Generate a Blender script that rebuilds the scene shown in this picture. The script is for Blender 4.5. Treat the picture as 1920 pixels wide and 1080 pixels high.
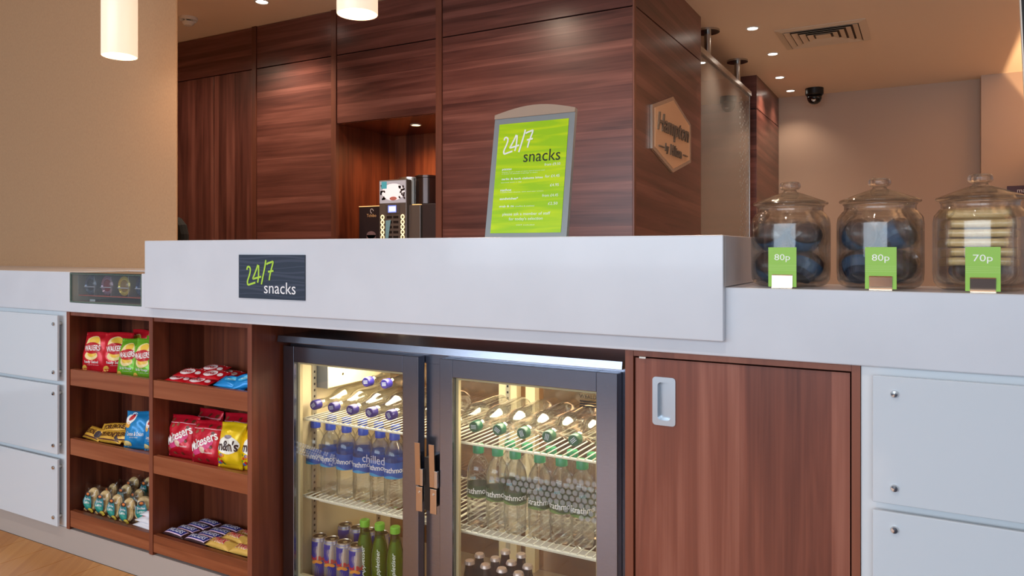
import bpy, math, random
from mathutils import Matrix, Vector
sc = bpy.context.scene
for o in list(bpy.data.objects): bpy.data.objects.remove(o)
R = math.radians; PI = math.pi; sin = math.sin; cos = math.cos
COL = sc.collection

# ------------------------------------------------------------------ camera, world, big lights, exposure
HC = 1.05; YAW = R(29.05); FPX = 1395.0; HOR = 470.0
cam_d = bpy.data.cameras.new('camera'); cam = bpy.data.objects.new('camera', cam_d); COL.objects.link(cam)
cam.location = (0, 0, HC); cam.rotation_euler = (R(90), 0, YAW)
cam_d.sensor_width = 36; cam_d.lens = FPX / 1920 * 36; cam_d.shift_y = -(540 - HOR) / 1920
cam_d.clip_start = 0.02; sc.camera = cam
w = bpy.data.worlds.new('world'); sc.world = w; w.use_nodes = True
w.node_tree.nodes['Background'].inputs[0].default_value = (0.80, 0.88, 1.0, 1)
w.node_tree.nodes['Background'].inputs[1].default_value = 0.45
sc.view_settings.view_transform = 'Standard'; sc.view_settings.look = 'None'
sc.view_settings.gamma = 1; sc.view_settings.use_curve_mapping = False
sc.view_settings.exposure = 0.0
sc.cycles.use_denoising = True
sc.cycles.max_bounces = 10; sc.cycles.transparent_max_bounces = 32; sc.cycles.transmission_bounces = 10
sc.cycles.sample_clamp_indirect = 6.0

def area(name, loc, target, sx, sy, power, color):
    l = bpy.data.lights.new(name, 'AREA'); l.shape = 'RECTANGLE'; l.size = sx; l.size_y = sy
    l.energy = power; l.color = color
    o = bpy.data.objects.new(name, l); COL.objects.link(o); o.location = loc
    o.rotation_euler = (Vector(target) - Vector(loc)).to_track_quat('-Z', 'Y').to_euler()
    return o
# daylight from the glazed front of the lobby, behind the camera
area('window_daylight', (-1.2, -3.6, 1.65), (-1.2, 3, 0.9), 6.5, 1.5, 172, (0.74, 0.87, 1.0))

# ------------------------------------------------------------------ helpers
def s(r, g, b):
    f = lambda c: (c / 255 / 12.92) if c / 255 <= 0.04045 else ((c / 255 + 0.055) / 1.055) ** 2.4
    return (f(r), f(g), f(b))
def at(px, py, Y):            # the point at depth Y that the photograph shows at pixel px, py
    u = (px - 960) / FPX; dx = u * cos(YAW) - sin(YAW); dy = u * sin(YAW) + cos(YAW)
    t = Y / dy
    return (dx * t, Y, HC + (HOR - py) / FPX * t)
def atx(px, py, X):           # the same on a plane of constant X
    u = (px - 960) / FPX; dx = u * cos(YAW) - sin(YAW); dy = u * sin(YAW) + cos(YAW)
    t = X / dx
    return (X, dy * t, HC + (HOR - py) / FPX * t)
def atz(px, py, Z):           # the same on a level plane
    u = (px - 960) / FPX; dx = u * cos(YAW) - sin(YAW); dy = u * sin(YAW) + cos(YAW)
    t = (Z - HC) / ((HOR - py) / FPX)
    return (dx * t, dy * t, Z)

MATS = {}
def M(name, col=(.8, .8, .8), rough=.5, metal=0.0, emit=None, es=0.0, coat=0.0, spec=None):
    if name in MATS: return MATS[name]
    m = bpy.data.materials.new(name); m.use_nodes = True; b = m.node_tree.nodes['Principled BSDF']
    b.inputs['Base Color'].default_value = (*col, 1); b.inputs['Roughness'].default_value = rough
    b.inputs['Metallic'].default_value = metal
    if spec is not None: b.inputs['Specular IOR Level'].default_value = spec
    if coat: b.inputs['Coat Weight'].default_value = coat; b.inputs['Coat Roughness'].default_value = .08
    if emit: b.inputs['Emission Color'].default_value = (*emit, 1); b.inputs['Emission Strength'].default_value = es
    MATS[name] = m; return m
def C(r, g, b, rough=.35):    # a plain printed or painted colour
    return M('paint_%d_%d_%d_%d' % (r, g, b, int(rough * 100)), s(r, g, b), rough)
class NB:                      # a node tree builder
    def __init__(self, m): self.t = m.node_tree; self.n = self.t.nodes; self.l = self.t.links
    def new(self, typ, **kw):
        n = self.n.new(typ)
        for k, v in kw.items(): setattr(n, k, v)
        return n
    def link(self, a, b): self.l.new(a, b)
    def math(self, op, a, b=None):
        n = self.n.new('ShaderNodeMath'); n.operation = op
        for i, v in enumerate((a, b)):
            if v is None: continue
            if isinstance(v, (int, float)): n.inputs[i].default_value = v
            else: self.l.new(v, n.inputs[i])
        return n.outputs[0]
def wood(name, vertical, cols, stave=.07, rough=.32, bump=.05, seed=0.0, figure=1.0, lift=0.0):
    if name in MATS: return MATS[name]
    m = bpy.data.materials.new(name); m.use_nodes = True; nb = NB(m); b = nb.n['Principled BSDF']
    g = nb.new('ShaderNodeNewGeometry'); sp = nb.new('ShaderNodeSeparateXYZ'); nb.link(g.outputs['Position'], sp.inputs[0])
    x, y, z = sp.outputs
    if vertical: cross = nb.math('ADD', x, nb.math('MULTIPLY', y, .83)); along = z
    else: cross = nb.math('ADD', z, nb.math('MULTIPLY', y, .05)); along = nb.math('ADD', x, y)
    cross = nb.math('ADD', cross, seed)
    # grain lines wander slowly along the board
    def noise(cs, als, sc_, det, dist, off=0.0):
        cv = nb.new('ShaderNodeCombineXYZ')
        nb.link(nb.math('MULTIPLY', cross, cs), cv.inputs[0]); nb.link(nb.math('MULTIPLY', along, als), cv.inputs[1]); cv.inputs[2].default_value = off
        n = nb.new('ShaderNodeTexNoise'); n.inputs['Scale'].default_value = sc_; n.inputs['Detail'].default_value = det
        n.inputs['Distortion'].default_value = dist; nb.link(cv.outputs[0], n.inputs['Vector']); return n.outputs['Fac']
    fine = noise(160, 3.0, 1.0, 4, .3); broad = noise(22, 1.1, 1.0, 3, 1.2, 3.1); fig = noise(7, .8, 1.0, 2, 2.0, 7.7)
    warp = nb.math('MULTIPLY', nb.math('SUBTRACT', noise(.01, .8, 1, 1, 0, 1.2), .5), .0)
    idn = nb.math('FLOOR', nb.math('DIVIDE', nb.math('ADD', cross, warp), stave))
    wn = nb.new('ShaderNodeTexWhiteNoise', noise_dimensions='1D'); nb.link(idn, wn.inputs['W'])
    v = nb.math('ADD', nb.math('MULTIPLY', broad, .55 * figure), nb.math('MULTIPLY', fine, .22))
    v = nb.math('ADD', v, nb.math('MULTIPLY', fig, .35 * figure)); v = nb.math('ADD', v, nb.math('MULTIPLY', wn.outputs['Value'], .26))
    v = nb.math('ADD', v, -.19 + .45 * (1 - figure) + lift)
    rp = nb.new('ShaderNodeValToRGB'); nb.link(v, rp.inputs[0])
    e = rp.color_ramp.elements; e[0].position = .25; e[0].color = (*cols[0], 1); e[1].position = .80; e[1].color = (*cols[2], 1)
    k = e.new(.5); k.color = (*cols[1], 1)
    nb.link(rp.outputs[0], b.inputs['Base Color']); b.inputs['Roughness'].default_value = rough
    bp = nb.new('ShaderNodeBump'); bp.inputs['Strength'].default_value = bump; bp.inputs['Distance'].default_value = .002
    nb.link(fine, bp.inputs['Height']); nb.link(bp.outputs[0], b.inputs['Normal'])
    MATS[name] = m; return m
def speckle(name, c1, c2, scale, rough, bump=0.0, stretch=(1, 1, 1), metal=0.0, coat=0.0):
    if name in MATS: return MATS[name]
    m = bpy.data.materials.new(name); m.use_nodes = True; nb = NB(m); b = nb.n['Principled BSDF']
    g = nb.new('ShaderNodeNewGeometry'); mp = nb.new('ShaderNodeMapping'); mp.inputs['Scale'].default_value = stretch
    nb.link(g.outputs['Position'], mp.inputs['Vector'])
    n = nb.new('ShaderNodeTexNoise'); n.inputs['Scale'].default_value = scale; n.inputs['Detail'].default_value = 4
    nb.link(mp.outputs[0], n.inputs['Vector'])
    rp = nb.new('ShaderNodeValToRGB'); nb.link(n.outputs['Fac'], rp.inputs[0])
    rp.color_ramp.elements[0].position = .3; rp.color_ramp.elements[0].color = (*c1, 1)
    rp.color_ramp.elements[1].position = .7; rp.color_ramp.elements[1].color = (*c2, 1)
    nb.link(rp.outputs[0], b.inputs['Base Color']); b.inputs['Roughness'].default_value = rough; b.inputs['Metallic'].default_value = metal
    if coat: b.inputs['Coat Weight'].default_value = coat; b.inputs['Coat Roughness'].default_value = .05
    if bump:
        bp = nb.new('ShaderNodeBump'); bp.inputs['Strength'].default_value = bump; bp.inputs['Distance'].default_value = .001
        nb.link(n.outputs['Fac'], bp.inputs['Height']); nb.link(bp.outputs[0], b.inputs['Normal'])
    MATS[name] = m; return m
def glass(name, tint=(1, 1, 1), lo=.05, hi=.7, rough=.02, refract=0.0, ior=1.33, frost=0.0):
    if name in MATS: return MATS[name]
    m = bpy.data.materials.new(name); m.use_nodes = True; nb = NB(m); nb.n.remove(nb.n['Principled BSDF'])
    out = nb.n['Material Output']
    lw = nb.new('ShaderNodeLayerWeight'); lw.inputs['Blend'].default_value = .5
    f = nb.math('ADD', nb.math('MULTIPLY', nb.math('POWER', lw.outputs['Facing'], 3.0), hi), lo)
    tr = nb.new('ShaderNodeBsdfTransparent'); tr.inputs[0].default_value = (*tint, 1)
    gl = nb.new('ShaderNodeBsdfGlossy'); gl.inputs['Roughness'].default_value = rough
    base = tr.outputs[0]
    if refract:
        rf = nb.new('ShaderNodeBsdfRefraction'); rf.inputs['Color'].default_value = (*tint, 1); rf.inputs['IOR'].default_value = ior; rf.inputs['Roughness'].default_value = .0
        mx0 = nb.new('ShaderNodeMixShader'); mx0.inputs[0].default_value = refract
        nb.link(tr.outputs[0], mx0.inputs[1]); nb.link(rf.outputs[0], mx0.inputs[2]); base = mx0.outputs[0]
    if frost:
        df = nb.new('ShaderNodeBsdfDiffuse'); df.inputs[0].default_value = (.8, .8, .8, 1)
        mx1 = nb.new('ShaderNodeMixShader'); mx1.inputs[0].default_value = frost
        nb.link(base, mx1.inputs[1]); nb.link(df.outputs[0], mx1.inputs[2]); base = mx1.outputs[0]
    mx = nb.new('ShaderNodeMixShader'); nb.link(f, mx.inputs[0]); nb.link(base, mx.inputs[1]); nb.link(gl.outputs[0], mx.inputs[2])
    nb.link(mx.outputs[0], out.inputs[0]); MATS[name] = m; return m

class MB:
    """collects geometry; build() links it as one mesh object"""
    def __init__(self): self.v = []; self.f = []; self.m = []; self.ms = []
    def mi(self, mat):
        if mat is None: return 0
        if mat not in self.ms: self.ms.append(mat)
        return self.ms.index(mat)
    def add(self, vs, fs, mat=None):
        n = len(self.v); self.v += [tuple(p) for p in vs]; k = self.mi(mat)
        for f in fs: self.f.append(tuple(i + n for i in f)); self.m.append(k)
        return self
    def box(self, x0, x1, y0, y1, z0, z1, mat=None):
        return self.add([(x0, y0, z0), (x1, y0, z0), (x1, y1, z0), (x0, y1, z0), (x0, y0, z1), (x1, y0, z1), (x1, y1, z1), (x0, y1, z1)],
            [(0, 3, 2, 1), (4, 5, 6, 7), (0, 1, 5, 4), (1, 2, 6, 5), (2, 3, 7, 6), (3, 0, 4, 7)], mat)
    def lathe(self, prof, n=24, mat=None, c=(0, 0, 0), axis='z', caps=True):
        vs = []; fs = []
        for r, h in prof:
            for k in range(n):
                a = 2 * PI * k / n; p = (r * cos(a), r * sin(a), h)
                if axis == 'y': p = (p[0], p[2], -p[1])
                if axis == 'x': p = (p[2], p[0], p[1])
                vs.append((p[0] + c[0], p[1] + c[1], p[2] + c[2]))
        for i in range(len(prof) - 1):
            for k in range(n):
                a = i * n + k; b = i * n + (k + 1) % n
                fs.append((a, b, b + n, a + n))
        if caps:
            if prof[0][0] > 1e-6: fs.append(tuple(range(n - 1, -1, -1)))
            if prof[-1][0] > 1e-6: o = (len(prof) - 1) * n; fs.append(tuple(range(o, o + n)))
        return self.add(vs, fs, mat)
    def tube(self, pts, r, n=8, mat=None):
        vs = []; fs = []; P = [Vector(p) for p in pts]
        for i, p in enumerate(P):
            d = (P[min(i + 1, len(P) - 1)] - P[max(i - 1, 0)]).normalized()
            a = d.cross(Vector((0, 0, 1)) if abs(d.z) < .9 else Vector((1, 0, 0))).normalized(); b = d.cross(a)
            for k in range(n):
                t = 2 * PI * k / n; vs.append(p + a * (r * cos(t)) + b * (r * sin(t)))
        for i in range(len(P) - 1):
            for k in range(n): fs.append((i * n + k, i * n + (k + 1) % n, (i + 1) * n + (k + 1) % n, (i + 1) * n + k))
        fs.append(tuple(range(n - 1, -1, -1))); fs.append(tuple(range((len(P) - 1) * n, len(P) * n)))
        return self.add(vs, fs, mat)
    def prism(self, poly, fn0, fn1, mat=None):      # a polygon given twice, joined by sides
        n = len(poly); vs = [fn0(*p) for p in poly] + [fn1(*p) for p in poly]
        fs = [tuple(range(n - 1, -1, -1)), tuple(range(n, 2 * n))] + [(i, (i + 1) % n, n + (i + 1) % n, n + i) for i in range(n)]
        return self.add(vs, fs, mat)
    def shape(self, sh, fn, mat=None):              # a flat shape (verts2d, faces) laid onto a surface
        return self.add([fn(x, y) for x, y in sh[0]], sh[1], mat)
def build(name, mb, mat=None, parent=None, smooth=False, bevel=0.0, loc=(0, 0, 0), rot=(0, 0, 0), label=None, cat=None, group=None, kind=None, world=False):
    me = bpy.data.meshes.new(name); vs = mb.v
    if world and parent is not None:
        q = Vector((0, 0, 0)); p = parent
        while p is not None: q = q + p.location; p = p.parent
        vs = [(a - q.x, b - q.y, c - q.z) for a, b, c in vs]
    elif world: vs = mb.v
    me.from_pydata(vs, [], mb.f)
    if mb.ms:
        for m in mb.ms: me.materials.append(m)
        me.polygons.foreach_set('material_index', mb.m)
    else: me.materials.append(mat)
    if smooth: me.shade_smooth() if smooth is True else None
    me.update()
    o = bpy.data.objects.new(name, me); COL.objects.link(o); o.location = loc; o.rotation_euler = rot
    if parent is not None: o.parent = parent
    if smooth == 'auto':
        me.shade_smooth()
        try: me.set_sharp_from_angle(angle=R(35))
        except Exception: pass
    if bevel:
        b = o.modifiers.new('bevel', 'BEVEL'); b.width = bevel; b.segments = 2; b.limit_method = 'ANGLE'; b.angle_limit = R(40)
    if label: o['label'] = label
    if cat: o['category'] = cat
    if group: o['group'] = group
    if kind: o['kind'] = kind
    return o
def thing(name, label, cat, loc=(0, 0, 0), group=None, rot=(0, 0, 0), kind=None):
    o = bpy.data.objects.new(name, None); COL.objects.link(o); o.location = loc; o.rotation_euler = rot
    o.empty_display_size = .02
    if label: o['label'] = label
    if cat: o['category'] = cat
    if group: o['group'] = group
    if kind: o['kind'] = kind
    return o
KIDS = {}
def kids(o): return [c for c in o.children]
def copy_tree(o, parent=None):
    c = o.copy(); COL.objects.link(c); c.parent = parent
    for ch in kids(o): copy_tree(ch, c)
    return c
def bx(*a): return MB().box(*a)
ORD = ['first', 'second', 'third', 'fourth', 'fifth', 'sixth', 'seventh', 'eighth', 'ninth', 'tenth']

# flat shapes: (verts2d, faces)
TXT = {}
def text(st, w=None, h=None, cx=0, cy=0, bold=0.0, shear=0.0, align='c', rot=0.0):
    key = (st, bold, shear)
    if key not in TXT:
        cu = bpy.data.curves.new('lettering_source', 'FONT'); cu.body = st; cu.size = 1; cu.offset = bold; cu.shear = shear; cu.resolution_u = 3
        ob = bpy.data.objects.new('lettering_source', cu); COL.objects.link(ob)
        bpy.context.view_layer.update()
        me = bpy.data.meshes.new_from_object(ob)
        vs = [(p.co.x, p.co.y) for p in me.vertices]; fs = [tuple(p.vertices) for p in me.polygons]
        bpy.data.objects.remove(ob); bpy.data.curves.remove(cu); bpy.data.meshes.remove(me)
        TXT[key] = (vs, fs)
    vs, fs = TXT[key]
    xs = [p[0] for p in vs]; ys = [p[1] for p in vs]; x0, x1, y0, y1 = min(xs), max(xs), min(ys), max(ys)
    sx = w / (x1 - x0) if w else h / (y1 - y0); sy = h / (y1 - y0) if h else sx
    ox = {'c': (x0 + x1) / 2, 'l': x0, 'r': x1}[align]; oy = (y0 + y1) / 2
    out = []
    for x, y in vs:
        a = (x - ox) * sx; b = (y - oy) * sy
        out.append((cx + a * cos(rot) - b * sin(rot), cy + a * sin(rot) + b * cos(rot)))
    return (out, fs)
def ellipse(cx, cy, rx, ry, n=20, rings=2, rot=0.0):
    vs = [(cx, cy)]; fs = []
    for j in range(1, rings + 1):
        for k in range(n):
            t = 2 * PI * k / n; a = rx * cos(t) * j / rings; b = ry * sin(t) * j / rings
            vs.append((cx + a * cos(rot) - b * sin(rot), cy + a * sin(rot) + b * cos(rot)))
    for k in range(n): fs.append((0, 1 + k, 1 + (k + 1) % n))
    for j in range(1, rings):
        for k in range(n):
            a = 1 + (j - 1) * n + k; b = 1 + (j - 1) * n + (k + 1) % n; fs.append((a, a + n, b + n, b))
    return (vs, fs)
def rect(x0, x1, y0, y1, nx=6, ny=2, skew=0.0):
    vs = [(x0 + (x1 - x0) * i / nx + skew * (j / ny), y0 + (y1 - y0) * j / ny) for j in range(ny + 1) for i in range(nx + 1)]
    fs = [(j * (nx + 1) + i, j * (nx + 1) + i + 1, (j + 1) * (nx + 1) + i + 1, (j + 1) * (nx + 1) + i) for j in range(ny) for i in range(nx)]
    return (vs, fs)
def stroke(pts, wd):                    # one continuous ribbon through smoothed points
    P = [pts[0]] + list(pts) + [pts[-1]]; q = []
    for k in range(1, len(P) - 2):
        for u in (0, .25, .5, .75):
            q.append(tuple(.5 * (2 * P[k][c] + (P[k + 1][c] - P[k - 1][c]) * u + (2 * P[k - 1][c] - 5 * P[k][c] + 4 * P[k + 1][c] - P[k + 2][c]) * u * u + (3 * P[k][c] - P[k - 1][c] - 3 * P[k + 1][c] + P[k + 2][c]) * u ** 3) for c in (0, 1)))
    q.append(tuple(pts[-1])); vs = []; n = len(q)
    for k, (x, y) in enumerate(q):
        a, b = q[max(k - 1, 0)], q[min(k + 1, n - 1)]; d = math.hypot(b[0] - a[0], b[1] - a[1]) or 1
        nx, ny = -(b[1] - a[1]) / d * wd / 2, (b[0] - a[0]) / d * wd / 2
        vs += [(x - nx, y - ny), (x + nx, y + ny)]
    return (vs, [(2 * k, 2 * k + 2, 2 * k + 3, 2 * k + 1) for k in range(n - 1)])
def scribble(cx, cy, W, H, wd):        # the hand-drawn 24/7, centred, W x H
    U = [[(.03, .62), (.05, .72), (.10, .74), (.15, .68), (.15, .55), (.11, .38), (.06, .22), (.05, .12), (.08, .05), (.20, .09), (.34, .14)],
         [(.43, .82), (.37, .62), (.29, .40), (.25, .30), (.29, .29), (.42, .33), (.55, .37)], [(.46, .80), (.46, .55), (.45, .30), (.42, .14)],
         [(.72, 1.0), (.68, .72), (.62, .40), (.56, .08)],
         [(.74, .84), (.80, .88), (.90, .92), (.97, .94), (.95, .80), (.90, .60), (.86, .40), (.84, .24)], [(.80, .56), (.90, .58), (.99, .60)]]
    return [stroke([(cx - W / 2 + x * W, cy - H / 2 + y * H) for x, y in u], wd) for u in U]
def laid(shapes, y0):                   # strokes that cross lie one over the other
    m = MB()
    for k, sh in enumerate(shapes): m.shape(sh, lambda x, z, y=y0 - k * .00015: (x, y, z))
    return m
def fine(sh, L=.006):
    vs = list(sh[0]); out = []; mid = {}
    st = []
    for f in sh[1]:
        for k in range(1, len(f) - 1): st.append((f[0], f[k], f[k + 1]))
    def mp(a, b):
        k = (min(a, b), max(a, b))
        if k not in mid: mid[k] = len(vs); vs.append(((vs[a][0] + vs[b][0]) / 2, (vs[a][1] + vs[b][1]) / 2))
        return mid[k]
    d = lambda a, b: math.hypot(vs[a][0] - vs[b][0], vs[a][1] - vs[b][1])
    while st:
        a, b, c = st.pop(); e = [(d(a, b), a, b, c), (d(b, c), b, c, a), (d(c, a), c, a, b)]; m = max(e)
        if m[0] <= L: out.append((a, b, c)); continue
        q = mp(m[1], m[2]); st.append((m[1], q, m[3])); st.append((q, m[2], m[3]))
    return (vs, out)

# ------------------------------------------------------------------ materials
WALNUT = [s(68, 35, 31), s(100, 58, 51), s(134, 86, 76)]
WALNUT_W = [s(94, 46, 34), s(134, 74, 56), s(172, 110, 90)]
WALNUT_D = [s(66, 26, 16), s(104, 50, 30), s(138, 76, 48)]
w_back_h = wood('walnut_horizontal', False, WALNUT, stave=.035, rough=.30)
w_back_v = wood('walnut_vertical', True, WALNUT, stave=.075, rough=.32)
w_post = wood('walnut_post', True, [s(84, 46, 36), s(104, 60, 46), s(122, 74, 58)], stave=.5, rough=.35)
w_door = wood('walnut_door', True, WALNUT_W, stave=.085, rough=.34)
w_shelf = wood('walnut_shelf_vertical', True, WALNUT_D, stave=.07, rough=.4)
w_ledge = wood('walnut_ledge', False, [s(98, 48, 26), s(138, 74, 44), s(166, 100, 66)], stave=.2, rough=.38)
w_edge = wood('walnut_edge', True, [s(110, 56, 38), s(136, 76, 54), s(152, 92, 68)], stave=.4, rough=.4)
oak = wood('oak_plank', True, [s(172, 108, 44), s(198, 136, 68), s(218, 162, 94)], stave=.15, rough=.35, figure=.7)
white_top = speckle('white_solid_surface', s(210, 214, 222), s(216, 220, 228), 6, .22, coat=.15)
white_lam = M('white_laminate', s(226, 230, 234), .35)
panel_glass = M('white_backed_glass', s(214, 222, 230), .08, coat=.4)
tan = speckle('tan_wallcovering', s(184, 142, 104), s(194, 152, 112), 260, .75, .15, (1, 1, .35))
ceil_m = M('ceiling_paint', s(232, 208, 184), .8)
room_m = M('room_paint', s(190, 166, 148), .75)
steel = speckle('brushed_steel', s(138, 142, 156), s(152, 156, 170), 50, .22, .02, (1, 1, 40), metal=1.0)
steel_b = M('satin_steel', s(190, 186, 180), .25, 1.0)
chrome = M('chrome', s(215, 215, 215), .12, 1.0)
black = M('black_plastic', s(18, 17, 18), .35)
dark = M('dark_void', s(28, 22, 22), .7)
cream = M('cream_enamel', s(226, 208, 168), .35)
grey_en = M('grey_enamel', s(120, 124, 130), .4)
wirewhite = M('white_wire', s(230, 224, 204), .35)
alu_back = speckle('fridge_back_metal', s(150, 120, 96), s(165, 134, 106), 30, .12, .0, metal=.9)
clear = glass('clear_glass', (.99, .995, .99), .045, .6)
doorglass = glass('door_glass', (.97, .98, .97), .045, .5)
jarglass = glass('jar_glass', (.992, .995, .985), .04, .5, refract=.38, ior=1.42)
pet = glass('clear_plastic_water', (.985, .995, .995), .06, .9, refract=.3, ior=1.16)
botglass = glass('pale_green_bottle_glass', (.975, .995, .985), .08, .95, refract=.25, ior=1.15)
greenglass = glass('green_bottle_glass', s(176, 204, 96), .06, .6)
colaglass = glass('cola_bottle_glass', s(120, 70, 40), .06, .6)
screenglass = glass('screen_glass', (.90, .86, .83), .16, .5, frost=.10)
film = glass('cellophane', (.98, .98, .98), .045, .4, rough=.08)

# ------------------------------------------------------------------ the room
ZC = 2.457
fl = build('floor', bx(-6, 4, -4, 8, -.06, -.012), M('reflected_dark_floor', s(38, 40, 62), .9), kind='structure')  # dark blue far floor is made up, to darken the steel's reflections
build('floor_staff', bx(-6, 4, 1.56, 8, -.0115, -.0005), M('pale_bounce_floor', s(224, 206, 188), .4), kind='structure')  # unseen pale layer, added to bounce light up to the ceiling
pk = None; pdat = {}
for i in range(27):
    x0 = -4.21 + i * .15
    ys = [-1.3, 1.512] if i < 4 or i > 16 else [-1.3, -.35 + (i * .37) % .9, 1.512]
    for a, b in zip(ys[:-1], ys[1:]):
        build('plank', bx(x0 + .0008, x0 + .1492, a + .0008, b - .0008, -.012, 0), oak, fl, bevel=.0008)
build('ceiling', bx(-6, 4, -4, 8, ZC, ZC + .1), ceil_m, kind='structure')
YW = 3.30
def wall_x(px, Y=YW): return at(px, 300, Y)[0]
wb = thing('wall_back', None, None, kind='structure')
xs = [-3.9, wall_x(332), wall_x(401), wall_x(473.5), wall_x(481), wall_x(622), wall_x(631), wall_x(818), wall_x(829), wall_x(1187)]
XC = wall_x(1190)
zs = 2.19; g = .003; ZN = 1.79
build('backing', bx(-5.9, xs[6] - .0185, YW + .0205, YW + .05, 0, ZC), dark, wb)
build('backing', bx(xs[7] + .0185, XC - .001, YW + .0205, YW + .05, 0, ZC), dark, wb)
build('backing', bx(xs[6] - .018, xs[7] + .018, YW + .0205, YW + .05, ZN + .0185, ZC), dark, wb)
def panel(x0, x1, z0, z1, m): build('panel', bx(x0 + g, x1 - g, YW, YW + .02, z0 + g, z1 - g), m, wb, bevel=.001)
panel(-5.9, xs[1], 0, zs, w_back_v); panel(-5.9, xs[1], zs, ZC, w_back_h)
panel(xs[1], xs[2], 0, zs, w_back_v); panel(xs[2], xs[3], 0, zs, w_back_v); panel(xs[1], xs[3], zs, ZC, w_back_h)
panel(xs[4], xs[5], 0, zs, w_back_h); panel(xs[4], xs[5], zs, ZC, w_back_h)
panel(xs[6], xs[7], ZN, zs, w_back_h); panel(xs[6], xs[7], zs, ZC, w_back_h)
panel(xs[8], xs[9], 0, zs, w_back_h); panel(xs[8], xs[9], zs, ZC, w_back_h)
for a, b in ((xs[3], xs[4]), (xs[5], xs[6]), (xs[7], xs[8]), (xs[9], XC)):
    build('post', bx(a, b, YW - .006, YW + .02, 0, ZC), w_post, wb)
# niche for the coffee machine
ND = 3.85
build('niche_side', bx(xs[6] - .018, xs[6], YW + .021, ND, .9, ZN), w_shelf, wb)
build('niche_side', bx(xs[7], xs[7] + .018, YW + .021, ND, .9, ZN), w_shelf, wb)
build('niche_back', bx(xs[6] - .018, xs[7] + .018, ND, ND + .018, .9, ZN), w_shelf, wb)
build('niche_top', bx(xs[6] - .018, xs[7] + .018, YW + .021, ND, ZN, ZN + .018), w_shelf, wb)
build('niche_shelf', bx(xs[6] - .018, xs[7] + .018, YW + .021, ND, .88, .9), w_shelf, wb)
# panelled end of the wall, facing the passage
YE = 4.47
we = thing('wall_side', None, None, kind='structure')
build('panel', bx(XC - .02, XC, YW + .02, YE, g, zs - g), w_back_h, we, bevel=.001)
build('panel', bx(XC - .02, XC, YW + .02, YE, zs + g, ZC), w_back_h, we, bevel=.001)
build('backing', bx(XC - .06, XC - .022, YW + .06, YE - .002, 0, ZC), dark, we)
build('end_panel', bx(-2.9, XC - .021, YE - .02, YE, 0, ZC), w_back_h, we)
wc = thing('wall_column', None, None, kind='structure')
Y2 = 6.16
build('panel', bx(-1.9, XC, Y2, 7.19, 0, zs - g), w_back_h, wc, bevel=.001)
build('panel', bx(-1.9, XC, Y2, 7.19, zs + g, ZC), w_back_h, wc, bevel=.001)
build('backing', bx(-1.88, XC - .01, Y2 + .01, 7.18, zs - .01, zs + .01), dark, wc)
build('wall_passage', bx(-3.2, -3.1, YE, 7.3, 0, ZC), room_m, kind='structure')
build('wall_far', bx(-3.2, .392, 7.19, 7.3, 0, ZC), room_m, kind='structure')
build('wall_far_projection', bx(.392, 4, 7.05, 7.3, 0, ZC), room_m, kind='structure')
# tan partition on the left; its free end is cut back at an angle
XT = at(330, 300, 1.97)[0]
pl = [(-6, 1.97), (XT - .004, 1.97), (XT, 1.974), (XT - .006, 1.982), (XT - .165, 2.09), (-6, 2.09)]
build('wall_left', MB().prism(pl, lambda x, y: (x, y, 0), lambda x, y: (x, y, ZC)), tan, kind='structure')
build('wall_staff', bx(-6, -5.9, 2.09, 3.9, 0, ZC), room_m, kind='structure')
# dark post at the right edge of the view, with a pale edge strip
pr = thing('trim_1', None, None, kind='structure')
q0, q1 = at(1912, 0, 3.0), at(1920, 165, 3.0)
k = (q1[0] - q0[0]) / (q1[2] - q0[2])
def lean(dx): return lambda z: q0[0] + k * (z - q0[2]) + dx
def leanbox(dx0, dx1, y0, y1, z0, z1):
    f0, f1 = lean(dx0), lean(dx1)
    return MB().add([(f0(z0), y0, z0), (f1(z0), y0, z0), (f1(z0), y1, z0), (f0(z0), y1, z0), (f0(z1), y0, z1), (f1(z1), y0, z1), (f1(z1), y1, z1), (f0(z1), y1, z1)],
        [(0, 3, 2, 1), (4, 5, 6, 7), (0, 1, 5, 4), (1, 2, 6, 5), (2, 3, 7, 6), (3, 0, 4, 7)])
build('post', leanbox(.004, .10, 3.0, 3.06, 0, ZC), black, pr)
build('edge_strip', leanbox(0, .004, 3.0, 3.02, 0, ZC), M('pale_edge', s(240, 236, 228), .4), pr)

# ------------------------------------------------------------------ counter
YF = 1.50; YR = 1.48; ZL = .977; ZB = .839; ZRT = 1.081; ZRB = .871
XRL = at(271, 500, YR)[0]; XRR = at(1356, 500, YR)[0]
cx0, cx1 = -2.578, -2.186          # cut-out for the glazed tray
ct = MB()
ct.prism([(-4.2, ZB), (1.6, ZB), (1.6, ZL), (cx1, ZL), (cx1, .872), (cx0, .872), (cx0, ZL), (-4.2, ZL)], lambda x, z: (x, YF, z), lambda x, z: (x, 1.72, z))
ct.box(-4.2, XRR, 1.7201, 1.969, ZB, ZL); ct.box(XRR + .0002, 1.6, 1.7201, 1.76, ZB, ZL)
build('counter_worktop', ct, white_top, bevel=.0025, label='long white lower counter top with deep front edge above the cabinets', cat='counter')
rc = MB(); rc.box(XRL, XRR, YR, YR + .0195, ZRB, ZRT); rc.box(XRL, XRR, YR + .0195, 1.86, ZL + .0005, ZRT)
build('raised_counter', rc, white_top, bevel=.002, label='raised white counter section carrying the dark 24/7 snacks plate', cat='counter')
# plinth under all the units
build('baseboard_front', bx(-4.2, -1.70, 1.513, 1.53, 0, .084), M('grey_plinth', s(178, 166, 158), .5), kind='structure')
build('baseboard_right', bx(-.556, 1.6, 1.513, 1.53, 0, .084), M('grey_plinth'), kind='structure')

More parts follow.
